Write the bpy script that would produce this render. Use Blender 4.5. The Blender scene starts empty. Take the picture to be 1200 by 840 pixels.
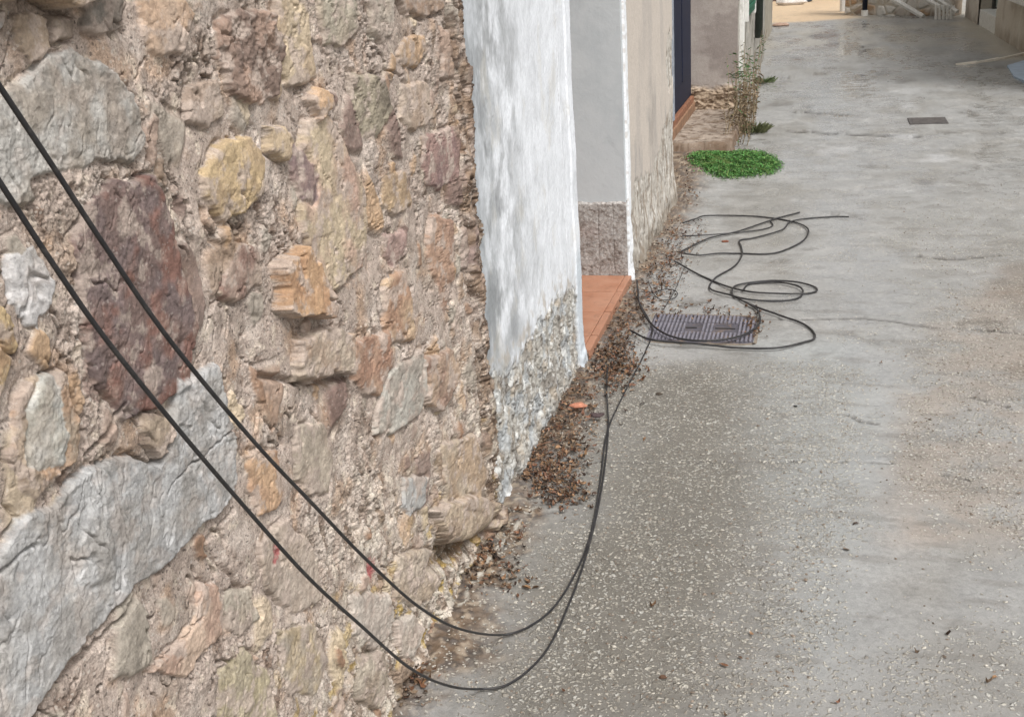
import bpy, math, random
import numpy as np
from mathutils import Matrix, Vector
random.seed(7); RNG = np.random.default_rng(11)
S = bpy.context.scene
COL = S.collection
R = math.radians

# ------------------------------------------------------------------ camera model (photo is 1200 x 840)
F = 1250.; H = 1.5; CX, CY = 600., 420.
_v = np.array([230., 3280., F]); _s = np.array([366., -(F*F+230*366)/3280., F])
_D = _v/np.linalg.norm(_v); _Y = _s/np.linalg.norm(_s); _X = np.cross(_D, _Y)
if _X[0] < 0: _X = -_X
RM = np.array([_X, _Y, -_D])                      # world = RM @ cam(x right, y down, z forward)
def rays(px):
    px = np.atleast_2d(np.asarray(px, float))
    return (RM @ np.stack([px[:, 0]-CX, px[:, 1]-CY, np.full(len(px), F)])).T
def on_ground(px, z=0.):
    r = rays(px); t = (z-H)/r[:, 2]; p = r*t[:, None]; p[:, 2] += H; return p
def on_x(px, X0):
    r = rays(px); t = X0/r[:, 0]; p = r*t[:, None]; p[:, 2] += H; return p
def on_y(px, Y0):
    r = rays(px); t = Y0/r[:, 1]; p = r*t[:, None]; p[:, 2] += H; return p

cam = bpy.data.cameras.new('camera'); co = bpy.data.objects.new('camera', cam); COL.objects.link(co)
M3 = Matrix([list(RM[:, 0]), list(-RM[:, 1]), list(-RM[:, 2])]).transposed()
co.matrix_world = Matrix.Translation((0, 0, H)) @ M3.to_4x4()
cam.sensor_fit = 'HORIZONTAL'; cam.sensor_width = 36; cam.lens = 36*F/1200.
cam.clip_start = .05; cam.clip_end = 500
S.camera = co

# ------------------------------------------------------------------ numpy noise
PERM = np.random.default_rng(99).permutation(4096).astype(np.int32)
_NC = {}
def NZ(seed):
    if seed not in _NC: _NC[seed] = Noise(seed)
    return _NC[seed]
class Noise:
    def __init__(s, seed):
        r = np.random.default_rng(seed); a = r.random(4096)*2*math.pi
        s.gx = np.cos(a).astype(np.float32); s.gy = np.sin(a).astype(np.float32); s.k = np.int32((seed*7919) & 0xffff)
    def h(s, i, j):
        return PERM[(PERM[(i+s.k) & 4095]+j) & 4095]
    def __call__(s, x, y):
        x = np.asarray(x, np.float32); y = np.asarray(y, np.float32)
        fx = np.floor(x); fy = np.floor(y); u = x-fx; v = y-fy; xi = fx.astype(np.int32); yi = fy.astype(np.int32)
        fu = u*u*u*(u*(u*6-15)+10); fv = v*v*v*(v*(v*6-15)+10)
        def gg(a, b):
            k = s.h(xi+a, yi+b); return s.gx[k]*(u-a)+s.gy[k]*(v-b)
        a = gg(0, 0); b = gg(1, 0); c = gg(0, 1); d = gg(1, 1)
        return ((a+(b-a)*fu)*(1-fv)+(c+(d-c)*fu)*fv)*1.5
def fbm(x, y, scale, octv=4, seed=1, gain=.5):
    o = 0; amp = 1; tot = 0; f = 1./scale
    for i in range(octv):
        o = o+amp*NZ(seed*31+i)(x*f+i*17.3, y*f-i*9.1); tot += amp; amp *= gain; f *= 2.03
    return o/tot
def ridge(x, y, scale, octv=3, seed=1):
    o = 0; amp = 1; tot = 0; f = 1./scale
    for i in range(octv):
        o = o+amp*(1-2*np.abs(NZ(seed*37+i)(x*f+i*5.3, y*f+i*3.7))); tot += amp; amp *= .5; f *= 2.1
    return o/tot
def sst(a, b, x):
    t = np.clip((x-a)/(b-a), 0, 1); return t*t*(3-2*t)
def terr(n, k, sharp=.12):
    q = n*k; fl = np.floor(q); f = q-fl
    return (fl+sst(.5-sharp, .5+sharp, f))/k
def worley(x, y, cell, seed=1, ax=1., ay=1.):
    """F1, F2 distance (in units of x) and cell hash (0..1) x3"""
    x = x/cell/ax; y = y/cell/ay
    xi = np.floor(x).astype(np.int64); yi = np.floor(y).astype(np.int64)
    tab = np.random.default_rng(seed).random((4096, 5))
    f1 = np.full(x.shape, 9.); f2 = np.full(x.shape, 9.); idx = np.zeros(x.shape, np.int64)
    for a in (-1, 0, 1):
        for b in (-1, 0, 1):
            k = PERM[(PERM[(xi+a+seed*911) & 4095]+yi+b) & 4095]
            d = np.hypot(xi+a+tab[k, 0]-x, yi+b+tab[k, 1]-y)
            m = d < f1
            f2 = np.where(m, f1, np.minimum(f2, d)); idx = np.where(m, k, idx); f1 = np.where(m, d, f1)
    return f1*cell, f2*cell, tab[idx, 2], tab[idx, 3], tab[idx, 4]
def sdf(x, y, poly):
    """signed distance, negative inside"""
    d = np.full(x.shape, 1e9); ins = np.zeros(x.shape, bool); n = len(poly)
    for i in range(n):
        ax_, ay_ = poly[i]; bx, by = poly[(i+1) % n]
        ex, ey = bx-ax_, by-ay_; L = ex*ex+ey*ey+1e-12
        t = np.clip(((x-ax_)*ex+(y-ay_)*ey)/L, 0, 1)
        d = np.minimum(d, np.hypot(x-ax_-t*ex, y-ay_-t*ey))
        c = (ay_ > y) != (by > y)
        with np.errstate(divide='ignore', invalid='ignore'):
            xs = ax_+(y-ay_)/(by-ay_ if abs(by-ay_) > 1e-12 else 1e-12)*ex
        ins ^= c & (x < xs)
    return np.where(ins, -d, d)
def segd(x, y, pts):
    d = np.full(x.shape, 1e9)
    for (ax_, ay_), (bx, by) in zip(pts[:-1], pts[1:]):
        ex, ey = bx-ax_, by-ay_; t = np.clip(((x-ax_)*ex+(y-ay_)*ey)/(ex*ex+ey*ey+1e-12), 0, 1)
        d = np.minimum(d, np.hypot(x-ax_-t*ex, y-ay_-t*ey))
    return d
def lin(c, k=.85):
    c = np.asarray(c, float)/255.; return np.where(c < .04045, c/12.92, ((c+.055)/1.055)**2.4)*k
def mix(a, b, t):
    return a*(1-t[..., None])+b*t[..., None]

# ------------------------------------------------------------------ object helpers
def tag(o, label=None, cat=None, group=None, kind=None):
    for k, v in (('label', label), ('category', cat), ('group', group), ('kind', kind)):
        if v: o[k] = v
    return o
def empty(name, loc, label, cat, group=None):
    o = bpy.data.objects.new(name, None); COL.objects.link(o); o.location = loc; o.empty_display_size = .1
    return tag(o, label, cat, group)
def link(name, me, mat, parent=None):
    o = bpy.data.objects.new(name, me); COL.objects.link(o)
    if mat: me.materials.append(mat)
    if parent:
        o.parent = parent; o.matrix_parent_inverse = Matrix.Translation(parent.location).inverted()
    return o
def raw_mesh(name, V, Fq, col=None, smooth=True, attrs=None):
    """V (n,3), Fq (m,k) numpy"""
    me = bpy.data.meshes.new(name); k = Fq.shape[1]
    me.vertices.add(len(V)); me.vertices.foreach_set('co', np.ascontiguousarray(V, np.float32).ravel())
    me.loops.add(Fq.size); me.loops.foreach_set('vertex_index', Fq.astype(np.int32).ravel())
    me.polygons.add(len(Fq)); me.polygons.foreach_set('loop_start', (np.arange(len(Fq))*k).astype(np.int32))
    me.polygons.foreach_set('use_smooth', np.full(len(Fq), smooth))
    me.update(calc_edges=True)
    if col is not None:
        a = me.color_attributes.new('col', 'FLOAT_COLOR', 'POINT')
        c = np.ones((len(V), 4), np.float32); c[:, :3] = col; a.data.foreach_set('color', c.ravel())
    for nm, arr in (attrs or {}).items():
        a = me.attributes.new(nm, 'FLOAT', 'POINT'); a.data.foreach_set('value', np.ascontiguousarray(arr, np.float32).ravel())
    return me
def grid(name, P, mat, parent=None, col=None, attrs=None, flip=False, smooth=True):
    nr, nc = P.shape[:2]; i = np.arange(nr*nc).reshape(nr, nc)
    q = np.stack([i[:-1, :-1], i[:-1, 1:], i[1:, 1:], i[1:, :-1]], -1).reshape(-1, 4)
    if flip: q = q[:, ::-1]
    me = raw_mesh(name, P.reshape(-1, 3), q, None if col is None else col.reshape(-1, 3), smooth,
                  {k: v.ravel() for k, v in (attrs or {}).items()})
    return link(name, me, mat, parent)
class MB:
    def __init__(s): s.v = []; s.f = []
    def add(s, vs, fs):
        n = len(s.v); s.v += [tuple(map(float, v)) for v in vs]; s.f += [tuple(n+i for i in f) for f in fs]; return s
    def box(s, x0, x1, y0, y1, z0, z1, M=None):
        vs = [(x, y, z) for x in (x0, x1) for y in (y0, y1) for z in (z0, z1)]
        if M is not None: vs = [tuple(M @ Vector(v)) for v in vs]
        return s.add(vs, [(0, 1, 3, 2), (4, 6, 7, 5), (0, 4, 5, 1), (2, 3, 7, 6), (0, 2, 6, 4), (1, 5, 7, 3)])
    def prism(s, base, top):
        n = len(base); s.add(list(base)+list(top), [tuple(range(n-1, -1, -1)), tuple(range(n, 2*n))]+[(i, (i+1) % n, n+(i+1) % n, n+i) for i in range(n)]); return s
    def tube(s, pts, rad, n=8):
        pts = [Vector(p) for p in pts]; rad = rad if hasattr(rad, '__len__') else [rad]*len(pts)
        up = Vector((0.1, .2, 1)).normalized(); rings = []; base = len(s.v)
        for i, p in enumerate(pts):
            t = (pts[min(i+1, len(pts)-1)]-pts[max(i-1, 0)]).normalized()
            a = t.cross(up)
            if a.length < 1e-3: a = t.cross(Vector((1, 0, 0)))
            a.normalize(); b = t.cross(a).normalized(); up = -b if b.dot(up) < 0 else b
            for k in range(n):
                an = 2*math.pi*k/n; s.v.append(tuple(p+(a*math.cos(an)+b*math.sin(an))*rad[i]))
        for i in range(len(pts)-1):
            for k in range(n):
                a0 = base+i*n+k; a1 = base+i*n+(k+1) % n; s.f.append((a0, a1, a1+n, a0+n))
        s.f.append(tuple(base+k for k in range(n-1, -1, -1))); s.f.append(tuple(base+(len(pts)-1)*n+k for k in range(n)))
        return s
    def build(s, name, mat, parent=None, bevel=0, smooth=False, sub=0):
        me = bpy.data.meshes.new(name); me.from_pydata(s.v, [], s.f); me.validate(); me.update()
        import bmesh
        bm = bmesh.new(); bm.from_mesh(me); bmesh.ops.recalc_face_normals(bm, faces=bm.faces)
        if bevel:
            bmesh.ops.bevel(bm, geom=[e for e in bm.edges if len(e.link_faces) == 2 and e.calc_face_angle(0) > .5], offset=bevel, segments=2, affect='EDGES', profile=.6)
        for f in bm.faces: f.smooth = smooth
        bm.to_mesh(me); bm.free()
        return link(name, me, mat, parent)
def spline(pts, n=12):
    P = np.asarray(pts, float); P = np.vstack([2*P[0]-P[1], P, 2*P[-1]-P[-2]]); out = []
    for i in range(1, len(P)-2):
        a, b, c, d = P[i-1], P[i], P[i+1], P[i+2]
        for t in np.arange(n)/n:
            out.append(.5*((2*b)+(-a+c)*t+(2*a-5*b+4*c-d)*t*t+(-a+3*b-3*c+d)*t**3))
    out.append(P[-2]); return np.array(out)

# ------------------------------------------------------------------ materials
class NT:
    def __init__(s, name):
        s.m = bpy.data.materials.new(name); s.m.use_nodes = True; s.t = s.m.node_tree; s.n = s.t.nodes; s.L = s.t.links
        s.b = s.n['Principled BSDF']; s.tc = s.n.new('ShaderNodeTexCoord')
    def node(s, ty, **kw):
        n = s.n.new(ty)
        for k, v in kw.items(): setattr(n, k, v)
        return n
    def set(s, sock, v):
        if isinstance(v, bpy.types.NodeSocket): s.L.new(v, sock)
        elif v is not None: sock.default_value = v
    def noise(s, scale, det=5, rough=.6, dist=0, stretch=None, vec=None):
        n = s.node('ShaderNodeTexNoise'); n.inputs['Scale'].default_value = scale; n.inputs['Detail'].default_value = det
        n.inputs['Roughness'].default_value = rough; n.inputs['Distortion'].default_value = dist
        v = vec or s.tc.outputs['Object']
        if stretch:
            mp = s.node('ShaderNodeMapping'); mp.inputs['Scale'].default_value = stretch; s.L.new(v, mp.inputs[0]); v = mp.outputs[0]
        s.L.new(v, n.inputs['Vector']); return n.outputs['Fac']
    def voro(s, scale, feat='F1', out='Distance', rnd=1, stretch=None, vec=None):
        n = s.node('ShaderNodeTexVoronoi', feature=feat); n.inputs['Scale'].default_value = scale; n.inputs['Randomness'].default_value = rnd
        v = vec or s.tc.outputs['Object']
        if stretch:
            mp = s.node('ShaderNodeMapping'); mp.inputs['Scale'].default_value = stretch; s.L.new(v, mp.inputs[0]); v = mp.outputs[0]
        s.L.new(v, n.inputs['Vector']); return n.outputs[out]
    def math(s, op, a, b=None, c=None, clamp=False):
        n = s.node('ShaderNodeMath', operation=op, use_clamp=clamp); s.set(n.inputs[0], a)
        if b is not None: s.set(n.inputs[1], b)
        if c is not None: s.set(n.inputs[2], c)
        return n.outputs[0]
    def ramp(s, f, a, b, va=0., vb=1.):
        n = s.node('ShaderNodeMapRange', interpolation_type='SMOOTHSTEP'); s.set(n.inputs[0], f)
        for i, x in enumerate((a, b, va, vb)): s.set(n.inputs[i+1], x)
        return n.outputs[0]
    def mix(s, f, a, b, mode='MIX'):
        n = s.node('ShaderNodeMix', data_type='RGBA', blend_type=mode)
        s.set(n.inputs[0], f)
        for i, x in ((6, a), (7, b)):
            if isinstance(x, (tuple, list, np.ndarray)): x = (*[float(q) for q in x], 1) if len(x) == 3 else x
            s.set(n.inputs[i], x)
        return n.outputs[2]
    def attr(s, name, out='Color'):
        n = s.node('ShaderNodeAttribute'); n.attribute_name = name; return n.outputs[out]
    def bump(s, h, dist, strength=1., nrm=None):
        n = s.node('ShaderNodeBump'); n.inputs['Distance'].default_value = dist; n.inputs['Strength'].default_value = strength
        s.L.new(h, n.inputs['Height'])
        if nrm: s.L.new(nrm, n.inputs['Normal'])
        return n.outputs[0]
    def out(s, col, rough=.8, nrm=None, spec=.4, metal=0.):
        if isinstance(col, (tuple, list, np.ndarray)): col = (*[float(q) for q in col], 1)
        s.set(s.b.inputs['Base Color'], col); s.set(s.b.inputs['Roughness'], rough); s.set(s.b.inputs['Specular IOR Level'], spec); s.set(s.b.inputs['Metallic'], metal)
        if nrm: s.L.new(nrm, s.b.inputs['Normal'])
        return s.m
def vc_mat(name, fine=220, amt=.35, bumpd=.0015, rough=.85, spec=.3, stretch=None, speck=(.5, .35), st=False):
    """colour comes from the mesh's own stone / plaster colours, broken up by fine grain"""
    t = NT(name); c = t.attr('col')
    n1 = t.noise(fine, 4, .7, stretch=stretch); n2 = t.noise(fine*.22, 4, .65, .4, stretch=stretch); n3 = t.noise(fine*3, 2, .6)
    k = t.math('ADD', t.ramp(n1, .3, .7, 1-amt, 1+amt*.9), t.ramp(n2, .3, .7, -amt*.55, amt*.55))
    sf = None
    if st:
        a_ = t.attr('st', 'Fac'); sf = t.ramp(a_, .1, .9, 1., .38); k = t.math('ADD', t.math('MULTIPLY', t.math('SUBTRACT', k, 1.), sf), 1.)
        k = t.math('MULTIPLY', k, t.math('ADD', 1., t.math('MULTIPLY', a_, t.ramp(t.noise(38, 5, .65, 1.5), .3, .7, -.16, .14))))
    g = t.node('ShaderNodeCombineColor'); [t.L.new(k, g.inputs[i]) for i in range(3)]
    cc = t.mix(1., c, g.outputs[0], 'MULTIPLY')
    # dark specks and pale grains
    v = t.voro(fine*.9, out='Color'); sep = t.node('ShaderNodeSeparateColor'); t.L.new(v, sep.inputs[0])
    s0, s1 = t.ramp(sep.outputs[0], .94, .98, 0, speck[0]), t.ramp(sep.outputs[1], .94, .98, 0, speck[1])
    if st: s0 = t.math('MULTIPLY', s0, sf); s1 = t.math('MULTIPLY', s1, sf)
    cc = t.mix(s0, cc, (.03, .024, .02)); cc = t.mix(s1, cc, (.62, .58, .52))
    h = t.math('ADD', n1, t.math('MULTIPLY', n3, .4))
    if st: h = t.math('MULTIPLY', h, sf)
    nb = t.bump(h, bumpd, 1.); nb = t.bump(n2, bumpd*2.2, 1., nb)
    return t.out(cc, rough, nb, spec)
def plain(name, c, rough=.6, var=.25, scale=25, bumpd=.0008, metal=0., spec=.4, stretch=None, dirt=None, dirtamt=.5):
    t = NT(name); c = np.asarray(c, float)
    n = t.noise(scale, 6, .65, .3, stretch); n2 = t.noise(scale*7, 4, .6, 0, stretch)
    cc = t.mix(t.ramp(n, .3, .7), tuple(c*(1-var)), tuple(np.minimum(c*(1+var), .9)))
    if dirt is not None: cc = t.mix(t.math('MULTIPLY', t.ramp(t.noise(scale*.6, 7, .7, 1.2), .5, .68), dirtamt), cc, tuple(dirt))
    return t.out(cc, rough, t.bump(t.math('ADD', n, t.math('MULTIPLY', n2, .4)), bumpd), spec, metal)

# ------------------------------------------------------------------ 1. STONE WALL (plane x = -0.81, Y along the street)
XS = -.815
def axis(segs):
    """segs: list of (start, end, step function or value)"""
    o = [segs[0][0]]
    for a, b, st in segs:
        x = a
        while x < b-1e-6:
            d = st(x) if callable(st) else st
            x = min(x+d, b)
            if b-x < d*.4: x = b
            o.append(x)
    return np.array(o)
ya = axis([(-2.5, .55, .03), (.55, 2.5, lambda y: max(.0012, .0012*y*y)), ])
za = axis([(-.06, 1.58, .0015), (1.58, 4.8, .03)])
YY, ZZ = np.meshgrid(ya, za)
def wpoly(px, X0=XS+.012):
    p = on_x(px, X0); return p[:, 1:3]

KS = .82
MORT = lin((186, 170, 159), KS)
hgt = .010*fbm(YY, ZZ, .35, 3, 3)
rough_m = sst(-.12, .25, fbm(YY, ZZ, .22, 3, 5))                     # where the mortar is torn
low_m = sst(.75, .1, ZZ+.25*fbm(YY, ZZ, .3, 3, 8))*sst(1.1, 1.7, YY)      # weathered foot of the wall
rough_m = np.clip(rough_m*.85+.06+.6*low_m, 0, 1.2)
hgt += .0085*fbm(YY, ZZ, .10, 3, 9)
hgt += rough_m*.0095*(terr(fbm(YY, ZZ*.7, .06, 5, 12, .6)+.5, 3.0, .09)-.5)
hgt += rough_m*.0040*(terr(fbm(YY*1.2, ZZ*.7, .022, 4, 14, .6)+.5, 3.2, .12)-.5)
hgt += (.22+rough_m)*.0020*fbm(YY, ZZ, .009, 3, 15)
hgt += .0026*rough_m*fbm(YY, ZZ, .0042, 2, 151)
fl_ = terr(fbm(YY*1.5+.2*ZZ, ZZ*.55, .05, 5, 152, .62)+.5, 3.4, .06); hgt += low_m*(.014*(fl_-.5)+.006*(terr(fbm(YY*1.4, ZZ*.7, .02, 4, 153, .6)+.5, 3, .08)-.5))
# torn lines left by the trowel
tl = np.abs(fbm(YY*1.3+.3*ZZ, ZZ*.55, .13, 4, 17, .55)); gm = sst(.05, .3, fbm(YY, ZZ, .12, 2, 18)+.05)
hgt -= .018*gm*sst(.035, .0, tl)
tl2 = np.abs(fbm(YY*1.2-.4*ZZ, ZZ*.7, .06, 3, 19, .55)); gm2 = sst(.0, .3, fbm(YY, ZZ, .09, 2, 20))
hgt -= .011*gm2*sst(.05, .0, tl2)
# pits
f1, f2, a1, b1, c1 = worley(YY, ZZ, .028, 4)
hgt -= .006*(a1 > .8)*sst(.009, .002, f1)*rough_m
col = np.empty(YY.shape+(3,)); col[:] = MORT
n = fbm(YY, ZZ, .16, 4, 21); col = mix(col, np.array(lin((150, 135, 122), KS)), sst(.0, .4, n)*.7)
n = fbm(YY, ZZ, .11, 4, 22); col = mix(col, np.array(lin((210, 197, 187), KS)), sst(.02, .4, n)*.65)
n = fbm(YY, ZZ, .09, 4, 23); col = mix(col, np.array(lin((192, 160, 132), KS)), sst(.12, .45, n)*.6)
n = fbm(YY, ZZ*.8, .035, 4, 24); col = mix(col, np.array(lin((104, 82, 66), KS)), sst(.10, .36, n)*.8*np.clip(rough_m, 0, 1))
n = fbm(YY, ZZ*.8, .03, 4, 26); col = mix(col, np.array(lin((222, 208, 190), KS)), sst(.14, .42, n)*.55)
# lower foot: mixed pale lime flakes, brown, yellow lichen
col = mix(col, lin((224, 214, 200), KS), sst(.52, .62, fl_)*.6*low_m); col = mix(col, lin((120, 100, 80), KS), sst(.42, .3, fl_)*.6*low_m)
n = fbm(YY*1.1, ZZ*.5, .04, 4, 25); col = mix(col, np.array(lin((214, 206, 192), KS)), sst(.05, .35, n)*.75*low_m)
n = fbm(YY*1.1, ZZ*.6, .03, 4, 28); col = mix(col, np.array(lin((98, 84, 66), KS)), sst(.1, .35, n)*.75*low_m)
n = fbm(YY, ZZ, .05, 4, 27); col = mix(col, np.array(lin((178, 150, 70), KS)), sst(.16, .36, n)*.75*sst(.55, .2, ZZ))

stm = np.zeros(YY.shape)
# small filler stones pressed into the mortar
def fillers(cell, frac, seed, hmax, ax=1., ay=1., gate=None):
    global hgt, col, stm
    wx_ = YY+.004*fbm(YY, ZZ, .03, 2, seed+1); wz_ = ZZ+.004*fbm(YY, ZZ, .03, 2, seed+2)
    f1, f2, a, b, c = worley(wx_, wz_, cell, seed, ax, ay)
    e = (f2-f1)/cell                                        # 0 on the border
    on = (a < frac) if gate is None else (a < frac)*gate
    m = sst(.10, .32, e)*on
    tone = np.array([lin(q, KS) for q in ((190, 158, 124), (158, 126, 102), (176, 154, 140), (168, 160, 148), (128, 106, 98), (202, 184, 156), (150, 130, 112))])
    cc = tone[(b*6.99).astype(int)]
    cc = cc*(1+.35*fbm(YY, ZZ, .02, 3, seed+5))[..., None]
    col = mix(col, cc, np.clip(m*1.1, 0, 1)*(.55+.4*c))
    stm = np.maximum(stm, m)
    hgt = hgt+m*(hmax*c+.2*hmax)-.5*hmax*on*sst(.16, .0, np.abs(e-.06))*sst(-.1, .2, fbm(YY, ZZ, .06, 2, seed+7))
fillers(.085, .15, 61, .008, 1., 1.35)
fillers(.040, .12, 63, .005, .9, 1.3)
# the parts of the wall the photograph does not reach: large stones of the same kind
gate = np.clip(sst(1.50, 1.62, ZZ)+sst(.62, .5, YY), 0, 1)
fillers(.24, .55, 67, .02, 1.0, .8, gate)

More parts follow.
